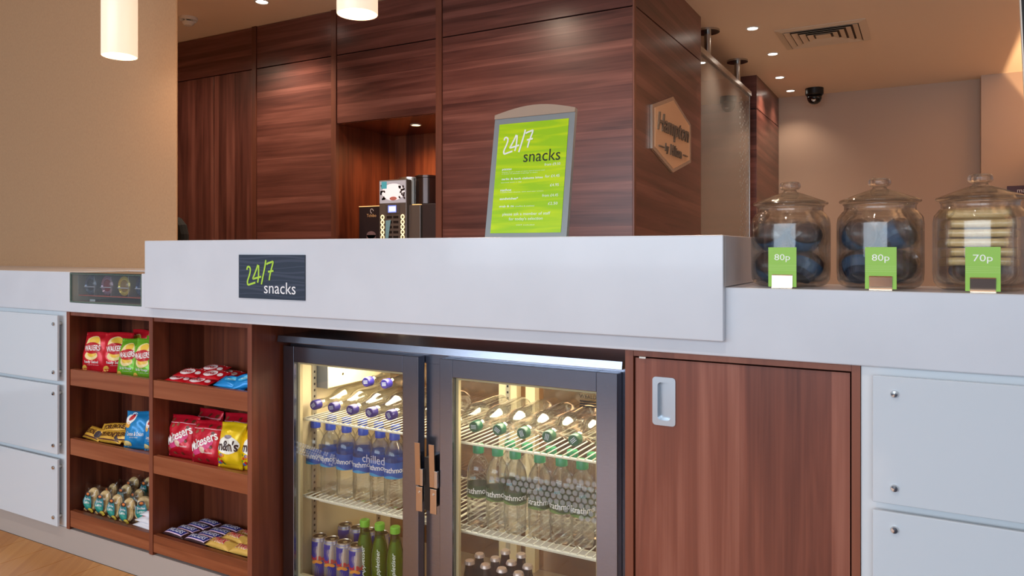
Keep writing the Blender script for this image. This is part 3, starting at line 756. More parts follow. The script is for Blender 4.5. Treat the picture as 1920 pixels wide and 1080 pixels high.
# ------------------------------------------------------------------ menu board on the raised counter
YMN = 1.62
bl_, br_ = at(909, 441, YMN), at(1062, 441, YMN)
mw = br_[0] - bl_[0]; tilt = R(9.5)
md = thing('menu_stand', 'grey framed green 24/7 snacks menu leaning back on the raised counter', 'menu', ((bl_[0] + br_[0]) / 2, YMN, ZRT + .001), rot=(-tilt, 0, 0))
mh = (at(990, 211, YMN + .05)[2] - ZRT) / cos(tilt)
grey_f = M('grey_frame', s(142, 148, 150), .35, .2)
arch = [(-mw / 2, 0), (mw / 2, 0), (mw / 2, mh)] + [(mw / 2 - mw * k / 12, mh + .018 * sin(PI * k / 12)) for k in range(1, 12)] + [(-mw / 2, mh)]
build('frame', MB().prism(arch, lambda x, z: (x, 0, z), lambda x, z: (x, .012, z)), grey_f, md)
lipm = [(-mw / 2, mh - .011), (mw / 2, mh - .011)] + arch[2:]
build('header', MB().prism(lipm, lambda x, z: (x, -.003, z), lambda x, z: (x, -.0004, z)), M('header_tan', s(176, 152, 132), .4), md)
build('foot', MB().prism([(.011, 0), (.012, .06), (.075, .0145)], lambda y, z: (-mw * .3, y + .002, z), lambda y, z: (mw * .3, y + .002, z)), grey_f, md)
gx, gz0, gz1 = mw / 2 - .0155, .012, mh - .026
m = bpy.data.materials.new('green_poster'); m.use_nodes = True; nb = NB(m); b = nb.n['Principled BSDF']
tc = nb.new('ShaderNodeTexCoord'); mp = nb.new('ShaderNodeMapping'); mp.inputs['Scale'].default_value = (5, 1, 60); nb.link(tc.outputs['Object'], mp.inputs[0])
nz = nb.new('ShaderNodeTexNoise'); nz.inputs['Scale'].default_value = 1.0; nz.inputs['Distortion'].default_value = .6; nb.link(mp.outputs[0], nz.inputs['Vector'])
rp = nb.new('ShaderNodeValToRGB'); nb.link(nz.outputs['Fac'], rp.inputs[0]); rp.color_ramp.elements[0].position = .4; rp.color_ramp.elements[0].color = (*s(164, 214, 20), 1)
rp.color_ramp.elements[1].position = .65; rp.color_ramp.elements[1].color = (*s(204, 232, 10), 1); nb.link(rp.outputs[0], b.inputs['Base Color']); b.inputs['Roughness'].default_value = .25
po = build('poster', bx(-gx, gx, -.0012, -.0003, gz0, gz1), m, md)
onM = lambda x, z: (x, -.0018, z)
PW = 2 * gx; PH = gz1 - gz0
U = lambda f: -gx + PW * f
V = lambda f: gz1 - PH * f
wt = C(250, 252, 240); tx = MB()
build('numerals', laid(scribble(U(.30), V(.18), PW * .44, PH * .22, PW * .022), -.0018), wt, md)
build('lettering', MB().shape(text('snacks', w=PW * .52, h=PH * .105, cx=U(.66), cy=V(.315)), onM), C(26, 40, 20), md)
rows = [('pizzas', .425, .024, .14, .012), ('garlic & herb ciabatta bites', .515, .024, .60, .012), ('nachos', .612, .024, .16, .012), ('sandwiches*', .690, .024, .27, .012), ('grab & go', .762, .024, .22, .012)]
for st, v, hh, ww, bo in rows: tx.shape(text(st, w=PW * ww, h=PH * hh, cx=U(.10), cy=V(v), bold=.018, align='l'), onM)
for st, v, ww in (('from £9.50', .40, .22), ('for £4.45', .505, .20), ('£4.95', .585, .12), ('from £4.45', .675, .22), ('£2.50', .747, .13)):
    tx.shape(text(st, w=PW * ww, h=PH * .024, cx=U(.93), cy=V(v), align='r'), onM)
for st, v, ww in (('choose from a range of stone baked pizzas with', .450, .62), ('a choice of delicious toppings to share', .466, .52), ('served with a dip', .545, .30), ('topped with cheese, salsa and sour cream', .635, .62)):
    tx.shape(text(st, w=PW * ww, h=PH * .009, cx=U(.10), cy=V(v), align='l'), onM)
tx.shape(text('(muffins & cookies)', w=PW * .27, h=PH * .014, cx=U(.34), cy=V(.764), align='l'), onM)
tx.shape(text('please ask a member of staff', w=PW * .68, h=PH * .034, cx=U(.50), cy=V(.835)), onM)
tx.shape(text("for today's selection", w=PW * .48, h=PH * .034, cx=U(.50), cy=V(.878)), onM)
tx.shape(text('VAT included', w=PW * .26, h=PH * .009, cx=U(.5), cy=V(.93)), onM)
build('small_print', tx, wt, md)

# ------------------------------------------------------------------ coffee machine in the niche
YC = 3.36
k0, k1 = at(711, 400, YC)[0], at(762, 400, YC)[0]; kz = at(735, 337, YC)[2]; j0 = at(669, 400, YC)[0]; jz = at(690, 387, YC)[2]
cm = thing('coffee_machine', 'grey coffee machine with lit picture panel and ringed buttons in the niche', 'coffee machine', ((k0 + k1) / 2, YC, .901))
K = lambda n, mb, m, p=None, **kk: build(n, mb, m, p or cm, world=True, **kk)
gun = M('gunmetal', s(112, 104, 100), .35, .5); dk = C(36, 28, 34, .3)
K('body', bx(j0 + .006, xs[7] - .02, YC + .05, YC + .36, .902, jz - .01), dk, bevel=.004)
tower = K('control_tower', bx(k0, k1, YC, YC + .049, .902, kz), gun, bevel=.003)
sp2 = K('side_panel', bx(j0, k0 - .002, YC + .02, YC + .0495, .902, jz), dk, bevel=.002)
K('lit_edge', bx(j0, k0 - .002, YC + .018, YC + .03, jz + .0002, jz + .004), M('amber_edge', s(240, 190, 120), .3, emit=(1, .6, .25), es=.8))
kw = k1 - k0; kc = (k0 + k1) / 2
onK = lambda d: (lambda x, z: (x, YC - d, z))
pz1, pz0 = kz - .006, kz - .132
K('picture_panel', MB().shape(rect(k0 + .004, k1 - .004, pz0, pz1), onK(.0008)), M('lit_picture', s(170, 168, 178), .4, emit=s(170, 168, 178), es=.35), tower)
pc = MB(); cup = M('lit_cup', s(240, 238, 244), .4, emit=s(240, 236, 242), es=.4); bean = C(50, 34, 32); teal = M('lit_teal', s(70, 160, 176), .4, emit=s(70, 160, 176), es=.3)
pc.shape(ellipse(kc + .004, pz0 + .062, kw * .42, .048), onK(.0012), cup)
rb = random.Random(3)
for k in range(26):
    side = -1 if k % 2 else 1; a = rb.uniform(0, 2 * PI)
    pc.shape(ellipse(kc + side * kw * rb.uniform(.24, .43), pz0 + rb.uniform(.02, .10), .009, .006, 8, 1, a), onK(.0016), bean)
pc.shape(ellipse(kc + .005, pz0 + .025, .026, .011, 12, 1), onK(.0017), C(200, 120, 110))
pc.shape(rect(k0 + .018, k0 + .056, pz1 - .043, pz1 - .003), onK(.0019), teal)
K('picture_print', pc, None, tower)
dz = kz - .166
K('display_bezel', bx(kc - .048, kc + .048, YC - .003, YC - .0002, dz - .027, dz + .029), C(80, 74, 76), tower, bevel=.001)
K('display', MB().shape(rect(kc - .030, kc + .028, dz - .020, dz + .020), onK(.0035)), M('blue_display', s(90, 110, 220), .3, emit=s(140, 160, 255), es=.9), tower)
K('display_print', MB().shape(rect(kc - .024, kc + .024, dz - .014, dz + .014), onK(.0039)), M('pale_display', s(220, 226, 250), .3, emit=s(220, 226, 250), es=.7), tower)
for r_ in range(7):
    z = dz - .046 - r_ * .0285
    for sx in (-1, 1):
        tor = MB(); x = kc + sx * kw * .37; n = 20; m_ = 6; vs = []; fs = []
        for i in range(n):
            for jj in range(m_):
                a = 2 * PI * i / n; bq = 2 * PI * jj / m_; rr = .0105 + .0030 * cos(bq); vs.append((x + rr * cos(a), YC - .002 + .003 * sin(bq), z + rr * sin(a) * 1.1))
        for i in range(n):
            for jj in range(m_): fs.append((i * m_ + jj, ((i + 1) % n) * m_ + jj, ((i + 1) % n) * m_ + (jj + 1) % m_, i * m_ + (jj + 1) % m_))
        tor.add(vs, fs); K('button_ring', tor, M('ring_glow', s(250, 230, 170), .3, emit=(1, .82, .45), es=1.2), tower)
        K('button_label', MB().shape(rect(x - sx * .028 - (.018 if sx > 0 else -.0), x - sx * .028 + (.0 if sx > 0 else .018) + (.0), z - .008, z + .008), onK(.001)) if False else bx(kc + sx * .023 - .018, kc + sx * .023 + .018, YC - .001, YC - .0001, z - .007, z + .007), C(24, 20, 22), tower)
K('sticker', MB().add([(kc - .05, YC - .0022, dz - .17), (kc - .03, YC - .0022, dz - .17), (kc - .012, YC - .0022, dz - .062), (kc - .048, YC - .0022, dz - .065)], [(0, 1, 2, 3)]), C(120, 165, 180), tower)
# steel bean hoppers and the right hand boxes
hz0 = max(at(780, 383, YC + .1)[2], jz + .006); hz1 = at(780, 336, YC + .1)[2]
h1, h2 = at(772, 380, YC + .14), at(806, 380, YC + .13)
K('hopper', MB().lathe([(.075, hz0), (.075, hz1), (.080, hz1 + .002), (.080, hz1 + .012)], 28, c=(h1[0], h1[1], 0)), steel_b, smooth='auto')
K('hopper', MB().lathe([(.070, hz0), (.070, hz1), (.074, hz1 + .002), (.074, hz1 + .014)], 28, c=(h2[0] + .0, h2[1] - .02, 0)), M('dark_hopper', s(70, 58, 56), .2, .7), smooth='auto')
K('hopper_base', bx(k0 + .01, xs[7] - .025, YC + .06, YC + .26, jz - .0095, hz0 - .0005), dk)
K('hopper_knob', MB().lathe([(.008, hz1 + .0145), (.012, hz1 + .024), (0, hz1 + .03)], 12, c=((h1[0] + h2[0]) / 2, YC + .12, 0)), chrome, smooth='auto')
K('grey_box', bx(k1 + .004, k1 + .085, YC + .015, YC + .0495, .902, jz + .0), gun, bevel=.003)
K('lit_edge', bx(k1 + .03, k1 + .085, YC + .013, YC + .03, jz + .0002, jz + .004), M('amber_edge'))
K('dark_box', bx(k1 + .105, xs[7] - .01, YC + .005, YC + .0495, .902, jz + .004), C(52, 42, 44), bevel=.003)
K('logo_print', MB().shape(text('Tchibo', w=.07, cx=(j0 + k0) / 2 + .01, cy=jz - .052), lambda x, z: (x, YC + .0195, z)), C(214, 170, 120), sp2)
K('logo_mark', MB().shape(stroke([((j0 + k0) / 2 + .012 + .012 * cos(a) * (1 - a / 14), jz - .026 + .012 * sin(a)) for a in [x * .6 for x in range(9)]], .003), lambda x, z: (x, YC + .0195, z)), C(225, 215, 215), sp2)
K('cup_print', MB().shape(ellipse((j0 + k0) / 2 + .008, jz - .165, .034, .022), lambda x, z: (x, YC + .0195, z)).shape(rect((j0 + k0) / 2 - .026, (j0 + k0) / 2 + .042, jz - .3, jz - .165), lambda x, z: (x, YC + .0195, z)), C(120, 96, 100), sp2)

# ------------------------------------------------------------------ glass jars on the right counter
JR = .0775
def jar(x, y, label, idx):
    t = thing('glass_jar', label, 'jar', (x, y, ZL + .0006), 'lidded glass jars on the right counter')
    build('vessel', MB().lathe([(0, .0), (.060, .0), (.070, .004), (.076, .014), (JR, .03), (JR, .125), (.0755, .138), (.068, .148), (.064, .152), (.064, .160), (.067, .164),
        (.064, .1645), (.0605, .160), (.0605, .150), (.072, .136), (.0735, .125), (.0735, .03), (.071, .015), (.060, .010), (0, .009)], 48, caps=False), jarglass, t, smooth=True)
    build('lid', MB().lathe([(0, .190), (.018, .187), (.036, .181), (.054, .1735), (.0605, .1655), (.072, .1665), (.0735, .169), (.072, .1715), (.060, .176), (.040, .184), (.024, .190), (.014, .1935), (.012, .197), (.012, .1975), (0, .1975)], 48, caps=False), jarglass, t, smooth=True)
    build('knob', MB().lathe([(.011, .198), (.017, .1985), (.0205, .203), (.0205, .209), (.018, .2135), (.010, .215), (0, .2148)], 28), jarglass, t, smooth=True)
    return t
JX = [at(1481, 500, 1.625)[0], at(1649, 500, 1.625)[0], at(1838, 500, 1.63)[0]]; JY = 1.628
for i, lab in enumerate(('glass jar of wrapped dark muffins nearest the raised counter', 'middle glass jar of wrapped dark muffins behind the 80p card', 'glass jar with stacked pale shortbread biscuits at the right end')):
    jar(JX[i], JY, lab, i)
# price cards
cards = [(1441, 1493, '80p', 'green 80p price card in a metal holder nearest the raised counter', 1.0), (1622, 1681, '80p', 'green 80p price card in front of the middle glass jar', 0), (1810, 1876, '70p', 'green 70p price card in front of the biscuit jar', 0)]
for a, b_, st, lab, up in cards:
    x0, x1 = at(a, 500, 1.522)[0], at(b_, 500, 1.522)[0]; cx = (x0 + x1) / 2; cw = .052
    t = thing('price_card', lab, 'price card', (cx, 1.522, ZL + .0005), 'green price cards')
    build('card', bx(-cw / 2, cw / 2, -.0006, .0006, .002, .079), C(150, 204, 62, .4), t)
    st_ = MB()
    for k in range(4): st_.shape(rect(-cw / 2, cw / 2, .034 + k * .0032, .0350 + k * .0032, 1, 1), lambda x, z: (x, -.0009, z))
    build('stripe_print', st_, C(172, 216, 96, .4), t)
    build('lettering', MB().shape(text(st, w=.029, h=.0155, cx=0, cy=.058), lambda x, z: (x, -.001, z)), C(250, 252, 240), t)
    hb = MB(); hb.prism([(-.0035, .0018), (-.0012, .0018), (-.0012, .026), (-.0025, .024)] if up else [(-.0016, .0018), (-.0012, .0018), (-.0032, .026), (-.0052, .024)], lambda y, z: (-.019, y, z), lambda y, z: (.019, y, z))
    hb.box(-.019, .019, -.008, .016, 0, .0018); hb.box(-.019, .019, .0012, .003, .0018, .02)
    build('holder', hb, M('copper_steel', s(226, 200, 176), .18, 1.0), t)
# contents: muffins
muf_top = speckle('chocolate_muffin', s(52, 30, 24), s(92, 58, 42), 160, .35, .4)
muf_case = speckle('navy_wrapper', s(22, 26, 44), s(46, 62, 92), 90, .28, .2, (1, 1, .3))
def muffin_proto():
    t = thing('muffin', 'x', 'muffin', (0, 0, 0), 'wrapped muffins in the glass jars')
    build('muffin_top', MB().lathe([(.026, -.002), (.031, .002), (.032, .010), (.027, .020), (.016, .027), (0, .029)], 22), muf_top, t, smooth=True)
    n = 36; vs = []; fs = []
    for j, (r, z) in enumerate(((.0215, -.032), (.0235, -.018), (.0275, -.0025))):
        for k in range(n): a = 2 * PI * k / n; rr = r + (.0009 if k % 2 else -.0009); vs.append((rr * cos(a), rr * sin(a), z))
    for j in range(2):
        for k in range(n): fs.append((j * n + k, j * n + (k + 1) % n, (j + 1) * n + (k + 1) % n, (j + 1) * n + k))
    fs.append(tuple(range(n - 1, -1, -1)))
    build('paper_case', MB().add(vs, fs), muf_case, t)
    build('label_band', MB().lathe([(.0285, -.020), (.0325, -.003), (.0332, .004)], 24, caps=False), M('blue_label', s(58, 84, 116), .25), t)
    wr = MB(); n = 16; vs = []; fs = []
    prof = [(.002, -.036), (.027, -.035), (.035, -.005), (.037, .012), (.028, .028), (.008, .034), (.016, .042)]
    for j, (r, z) in enumerate(prof):
        for k in range(n): a = 2 * PI * k / n; rr = r * (1 + .07 * sin(k * 2.7 + j * 1.9)); vs.append((rr * cos(a), rr * sin(a), z))
    for j in range(len(prof) - 1):
        for k in range(n): fs.append((j * n + k, j * n + (k + 1) % n, (j + 1) * n + (k + 1) % n, (j + 1) * n + k))
    build('cellophane_wrap', wr.add(vs, fs), film, t)
    return t
mp_ = muffin_proto(); first = True
spots = [(-.034, -.026, .042, 80, 0, 20), (.036, -.020, .042, -75, 10, -30), (.0, .040, .042, 70, 0, 120), (-.036, -.020, .104, 80, 0, -25), (.034, -.026, .103, 75, 0, 15), (.004, .038, .104, -70, 20, 60)]
wh = ['lower front left', 'lower front right', 'lower rear', 'upper front left', 'upper front right', 'upper rear']
for ji in (0, 1):
    for k, (dx, dy, dz, ax, ay, az) in enumerate(spots):
        o = mp_ if first else copy_tree(mp_); first = False
        kx = 1 if ji == 0 else -1
        o.location = (JX[ji] + dx * kx, JY + dy, ZL + dz + (.002 if ji else 0)); o.rotation_euler = (R(ax * .5 + 20 * ji), R(ay + 25 * ji), R(az * kx + 40 * ji))
        o['label'] = 'wrapped dark muffin, %s one in the %s' % (wh[k] if ji == 0 else wh[k].replace('left', 'Q').replace('right', 'left').replace('Q', 'right'), ('jar beside the raised counter', 'middle jar')[ji]); o.scale = (.93, .93, .93)
# contents: biscuits
bis = speckle('shortbread', s(214, 176, 112), s(236, 206, 150), 120, .5, .3)
def rbox(L, W, H, r):
    m = MB(); prof = rrect(-W / 2, W / 2, -H / 2, H / 2, r, 4); m.prism(prof, lambda y, z: (-L / 2, y, z), lambda y, z: (L / 2, y, z)); return m
bo = None
for k in range(6):
    z = .052 + k * .0172
    if bo is None:
        bo = thing('shortbread_biscuit', '', 'biscuit', (0, 0, 0), 'shortbread biscuits in the right jar')
        build('biscuit', rbox(.094, .05, .0145, .006), bis, bo, smooth='auto', bevel=.002)
        build('film_sleeve', rbox(.100, .054, .0162, .007), film, bo, smooth='auto')
        o = bo
    else: o = copy_tree(bo)
    o.location = (JX[2] - .004 + .003 * sin(k * 2.1), JY - .022, ZL + z); o.rotation_euler = (R(-4), 0, R(3 * sin(k * 1.7)))
    o['label'] = '%s shortbread biscuit from the bottom of the stack in the right jar' % ORD[k]
for k, (dx, dy, dz, az) in enumerate(((-.03, -.012, .030, 10), (.026, -.014, .030, -25), (.0, .04, .04, 60), (.003, .042, .1, 100))):
    o = copy_tree(mp_); o.location = (JX[2] + dx, JY + dy, ZL + dz + .006); o.rotation_euler = (R(70), R(80 if k < 2 else 0), R(az)) if k < 2 else (R(20), 0, R(az)); o.scale = (.62, .62, .62) if k < 2 else (.8, .8, .8)
    o['label'] = 'wrapped dark cake at the %s of the biscuit jar' % ('bottom left', 'bottom right', 'lower back', 'upper back')[k]

# ------------------------------------------------------------------ glazed tray let into the left counter
gt = thing('glazed_tray', 'glass-fronted tray with four compartments let into the left counter', 'display case', (cx0, YF, .8725))
T = lambda n, mb, m, p=None, **kk: build(n, mb, m, p or gt, world=True, **kk)
tx0, tx1, ty0, ty1, tz0, tz1 = cx0 + .002, cx1 - .002, YF + .002, 1.717, .8735, .974
edge_g = M('green_glass_edge', s(96, 116, 100), .1)
T('front_pane', bx(tx0 + .003, tx1 - .003, ty0 + .0005, ty0 + .0045, tz0 + .003, tz1 - .004), clear)
T('top_pane', bx(tx0, tx1, ty0, ty1, tz1 - .0015, tz1 + .001), M('smoked_lid', s(40, 44, 38), .1))
ef = MB()
for a in ((tx0, tx1, tz1 - .0042, tz1 - .002), (tx0, tx1, tz0, tz0 + .003), (tx0, tx0 + .003, tz0 + .003, tz1 - .004), (tx1 - .003, tx1, tz0 + .003, tz1 - .004)): ef.box(a[0], a[1], ty0 - .0005, ty0 + .005, a[2], a[3])
T('pane_edge', ef, edge_g)
T('base', bx(tx0 + .003, tx1 - .003, ty0 + .006, ty1, tz0, tz0 + .004), C(120, 96, 76))
T('side', bx(tx0, tx0 + .003, ty0 + .006, ty1, tz0, tz1 - .004), C(186, 176, 150))
bh = T('tray_floor', bx(tx0 + .012, tx1 - .004, ty0 + .022, ty1 - .004, tz0 + .021, tz0 + .024), C(150, 60, 34))
T('tray_back', bx(tx0 + .012, tx1 - .004, ty1 - .0038, ty1 - .001, tz0 + .0045, tz1 - .006), C(52, 26, 20))
acr = glass('acrylic', (.93, .93, .92), .10, .5, frost=.12)
tw = (tx1 - .004 - tx0 - .012) / 4
for k in range(5):
    x = tx0 + .012 + tw * k; T('compartment_wall', bx(x - .0015, x + .0015, ty0 + .02, ty1 - .004, tz0 + .0242, tz1 - .008), acr)
cls = [((70, 78, 96), (40, 36, 44), 'dark silver'), ((120, 90, 110), (104, 24, 30), 'red'), ((170, 150, 60), (120, 90, 30), 'gold'), ((46, 56, 84), (36, 40, 66), 'navy')]
for k, (c1, c2, nm) in enumerate(cls):
    x = tx0 + .012 + tw * (k + .55); z = tz0 + .0245 + .0345
    t = thing('sweet_tub', '%s round sweet tub lying in the glazed counter tray' % nm, 'sweet tub', (x, ty0 + .03, z), 'round sweet tubs in the counter tray')
    build('tub', MB().lathe([(0, .004), (.024, .004), (.028, 0), (.033, .003), (.0335, .01), (.0335, .08), (.031, .084), (0, .084)], 30, axis='y'), M('tub_' + nm.replace(' ', '_'), s(*c1), .12, .3), t, smooth='auto')
    build('contents', MB().lathe([(0, -.001), (.014, .0005), (.021, .0035), (0, .0036)], 24, axis='y'), M('tubc_' + nm.replace(' ', '_'), s(*c2), .2), t, smooth='auto')
    build('band', bx(-.030, .030, -.0015, .0005, -.008, -.005), C(150, 150, 160, .2), t)
T('tray_foot', bx(tx0 + .10, tx0 + .13, ty0 + .008, ty0 + .020, tz0 + .0045, tz0 + .012), chrome)

# ------------------------------------------------------------------ snack packets
class Bag:
    """a sealed packet: x across, z up, front towards -y"""
    def __init__(self, w, h, t, crimp='v', seed=0, crim=.07, wr=1.0):
        self.w, self.h, self.t, self.c, self.crim = w, h, t, crimp, crim; self.wr = wr
        q = random.Random(seed); self.ph = [q.uniform(0, 6.28) for _ in range(6)]
    def d(self, x, z):
        a = min(1, abs(2 * x / self.w)); b = min(1, abs(2 * z / self.h - 1)); cr = 1 - 2 * self.crim
        if self.c == 'v': e, f = a, b
        else: e, f = b, a
        if f > cr: v = 0.0
        else: v = (1 - (f / cr) ** 3.2) ** .75
        u = max(0, 1 - e ** 3) ** .6
        p = self.ph
        wv = (.10 * sin(9 * x / self.w + 11 * z / self.h + p[0]) + .08 * sin(-13 * x / self.w + 8 * z / self.h + p[1]) + .05 * sin(22 * z / self.h + 15 * x / self.w + p[2])) * self.wr
        return self.t / 2 * u * v * (1 + wv) + .0006 + (.0009 * sin(x / self.w * 60) if f > cr and self.c == 'v' else 0)
    def X(self, x, z):
        b = abs(2 * z / self.h - 1); return x * (1 - .07 * max(0, 1 - b * b)) if self.c == 'v' else x
    def Z(self, x, z):
        return z + (.012 * self.h * sin(5 * x / self.w + self.ph[3]) if self.c == 'v' and z > .5 * self.h else 0)
    def mesh(self, nx=18, ny=20):
        m = MB(); vs = []; fs = []
        for sgn in (-1, 1):
            for j in range(ny + 1):
                for i in range(nx + 1):
                    x = self.w * (i / nx - .5); z = self.h * j / ny
                    e = (i in (0, nx)) or (j in (0, ny)); dd = 0.0003 if (self.c == 'v' and i in (0, nx)) or (self.c == 'h' and j in (0, ny)) else self.d(x, z)
                    vs.append((self.X(x, z), sgn * dd if not e else (dd if self.c == 'v' else 0) + sgn * .0003, self.Z(x, z)))
        o = (nx + 1) * (ny + 1)
        for j in range(ny):
            for i in range(nx):
                a = j * (nx + 1) + i; fs.append((a, a + 1, a + nx + 2, a + nx + 1)); fs.append((o + a, o + a + nx + 1, o + a + nx + 2, o + a + 1))
        bd = [i for i in range(nx + 1)] + [j * (nx + 1) + nx for j in range(1, ny + 1)] + [ny * (nx + 1) + i for i in range(nx - 1, -1, -1)] + [j * (nx + 1) for j in range(ny - 1, 0, -1)]
        for k in range(len(bd)): a, b = bd[k], bd[(k + 1) % len(bd)]; fs.append((b, a, o + a, o + b))
        return m.add(vs, fs)
    def on(self, lift=.0007): return lambda x, z: (self.X(x, z), -self.d(x, z) - lift, self.Z(x, z))
def packet(name, cat, bag, mat, prints, group):
    t = thing(name, 'x', cat, (0, 0, 0), group)
    build('wrapper', bag.mesh(), mat, t, smooth=True)
    for pn, shapes in prints:
        m = MB()
        for lift, sh, c in shapes:
            m.shape(fine(sh), bag.on(lift), c)
            if pn.startswith('lettering'): build(pn, m, None, t); m = MB()
        if m.v: build(pn, m, None, t, kind='stuff' if pn in ('ball_print', 'sweet_print', 'stripes') else None)
    return t
def foil(r, g, b, rough=.28): return speckle('foil_%d_%d_%d' % (r, g, b), s(r, g, b), s(min(255, r + 14), min(255, g + 10), min(255, b + 10)), 40, rough, .5, metal=.15)
WHT = C(250, 248, 244); used = set()
def place(proto, loc, label, rot=(0, 0, 0), sc_=1.0):
    if proto.name not in used: used.add(proto.name); o = proto
    else: o = copy_tree(proto)
    o.location = loc; o.rotation_euler = tuple(R(a) for a in rot); o['label'] = label; o.scale = (sc_,) * 3
    return o
def crisp(col, flavour, seed):
    w_, h_ = .116, .150; b = Bag(w_, h_, .045, seed=seed)
    yel = C(246, 200, 70); crm = C(250, 226, 160); red = C(196, 24, 34); chip = C(240, 190, 84)
    pr = [('sun_print', [(.0006, ellipse(0, .105, .033, .028), crm), (.0009, ellipse(.004, .116, .022, .014), yel)]),
          ('crisp_print', [(.0009, ellipse(-.002, .062, .031, .018), crm), (.0012, ellipse(0, .066, .024, .011), yel), (.0009, ellipse(-.040, .014, .014, .010, rot=.5), chip)]),
          ('banner', [(.0014, ellipse(0, .088, .041, .021), red)]),
          ('lettering', [(.0022, text('WALKERS', w=.072, h=.021, cx=0, cy=.088, bold=.02, rot=.06), WHT), (.0014, text(flavour, w=.066, h=.013, cx=0, cy=.036, bold=.01), WHT), (.0014, text('as good as it gets', w=.05, h=.0035, cx=.008, cy=.026), WHT)])]
    return packet('crisp_packet', 'crisp packet', b, foil(*col), pr, 'upright crisp packets')
cr_r = crisp((206, 26, 40), 'Ready Salted', 1); cr_g = crisp((112, 186, 40), 'Salt & Vinegar', 5)
S0, S1, S2 = SURF
S0 += .0012; S1 += .0012; S2 += .0012
place(cr_r, (-2.535, 1.560, S0), 'red ready salted crisp packet against the left side of the top shelf', (-10, 0, 14), .92)
place(cr_r, (-2.452, 1.590, S0), 'red ready salted crisp packet between another red and a green packet', (-8, 0, 26), .92)
place(cr_r, (-2.43, 1.662, S0), 'red crisp packet standing at the back, half hidden', (-3, 0, -4), .95)
place(cr_g, (-2.362, 1.572, S0 - .010), 'green salt and vinegar crisp packet leaning behind the other green one', (-12, 0, 10), .90)
place(cr_g, (-2.258, 1.562, S0 - .006), 'green salt and vinegar crisp packet against the shelf divider', (-8, 0, 8), .92)
place(cr_g, (-2.330, 1.645, S0), 'green crisp packet at the back of the top left shelf', (-6, 0, 4), .85)
# blue cheese and onion packets
cr_b = (lambda b: packet('crisp_packet', 'crisp packet', b, foil(22, 132, 196), [
    ('banner', [(.0008, ellipse(-.026, .118, .026, .017, rot=.9), WHT), (.0013, ellipse(-.022, .122, .014, .008, rot=.9), C(206, 30, 40)), (.0008, ellipse(-.036, .094, .014, .012), C(236, 170, 60))]),
    ('crisp_print', [(.0008, ellipse(-.034, .020, .020, .013), C(240, 204, 110)), (.0012, ellipse(-.03, .024, .012, .008), C(250, 228, 160))]),
    ('lettering', [(.0014, text('Cheese & Onion', w=.076, h=.016, cx=.002, cy=.060, bold=.01), WHT), (.0014, text('potato crisps', w=.04, h=.006, cx=0, cy=.046), WHT)])], 'upright crisp packets'))(Bag(.112, .145, .05, seed=9))
place(cr_b, (-2.302, 1.562, S1), 'blue cheese and onion crisp packet beside the golden bars', (-10, 0, 20), .86)
place(cr_b, (-2.226, 1.575, S1 - .004), 'blue cheese and onion crisp packet against the shelf divider', (-8, 0, 8), .82)
# red bags with round sweets printed on
ball = C(110, 52, 32); ball2 = C(150, 86, 58)
mal = (lambda b: packet('chocolate_bag', 'chocolate bag', b, foil(196, 18, 40), [
    ('swoosh', [(.0006, ellipse(0, .058, .05, .014, rot=.5), C(222, 70, 130)), (.0008, ellipse(.006, .052, .011, .011), C(240, 214, 190)), (.0006, rect(-.062, .062, .1165, .1185, 12, 1), C(240, 190, 200))]),
    ('ball_print', [(.0009, ellipse(x, z, .0062, .0062, 12, 1), ball if k % 2 else ball2) for k, (x, z) in enumerate(((-.04, .03), (.018, .018), (-.018, .016), (.036, .062), (-.03, .108), (.015, .126), (-.045, .126), (.04, .105), (-.01, .112), (.048, .126)))]),
    ('lettering', [(.0016, text('Maltesers', w=.118, h=.030, cx=0, cy=.078, bold=.02, rot=.42), WHT), (.0014, text('chocolate', w=.03, h=.006, cx=.03, cy=.045), WHT)])], 'red chocolate bags'))(Bag(.130, .142, .06, seed=12))
place(mal, (-2.076, 1.566, S1), 'front left red chocolate bag with slanted white lettering', (-8, 0, 4), .95)
place(mal, (-1.953, 1.560, S1 - .003), 'front right red chocolate bag with slanted white lettering beside the yellow bags', (-8, 0, 6), .95)
place(mal, (-2.05, 1.648, S1), 'rear left red chocolate bag behind the front two', (-4, 0, -5))
place(mal, (-1.915, 1.650, S1), 'rear right red chocolate bag behind the front two', (-4, 0, 4))
mmcol = [C(210, 40, 40), C(40, 110, 190), C(70, 160, 60), C(236, 130, 40), C(120, 70, 40)]
rb = random.Random(4)
mm_ = (lambda b: packet('chocolate_bag', 'chocolate bag', b, foil(240, 204, 20), [
    ('badge', [(.0008, ellipse(.002, .072, .041, .026), C(250, 248, 236)), (.0011, ellipse(.002, .096, .014, .006), C(150, 140, 150))]),
    ('sweet_print', [(.0010 + .0002 * (k % 3), ellipse(-.036 + rb.uniform(-.008, .026), .012 + rb.uniform(0, .036), .0052, .0048, 10, 1), mmcol[k % 5]) for k in range(14)]),
    ('lettering', [(.0018, text("m&m's", w=.078, h=.031, cx=.002, cy=.071, bold=.025), C(64, 34, 26))])], 'yellow chocolate bags'))(Bag(.098, .138, .05, seed=15))
place(mm_, (-1.846, 1.560, S1), 'yellow chocolate bag with brown lettering beside the red bags', (-8, 0, 6))
place(mm_, (-1.764, 1.580, S1), 'yellow chocolate bag against the right side of the middle shelf', (-10, 0, 10))
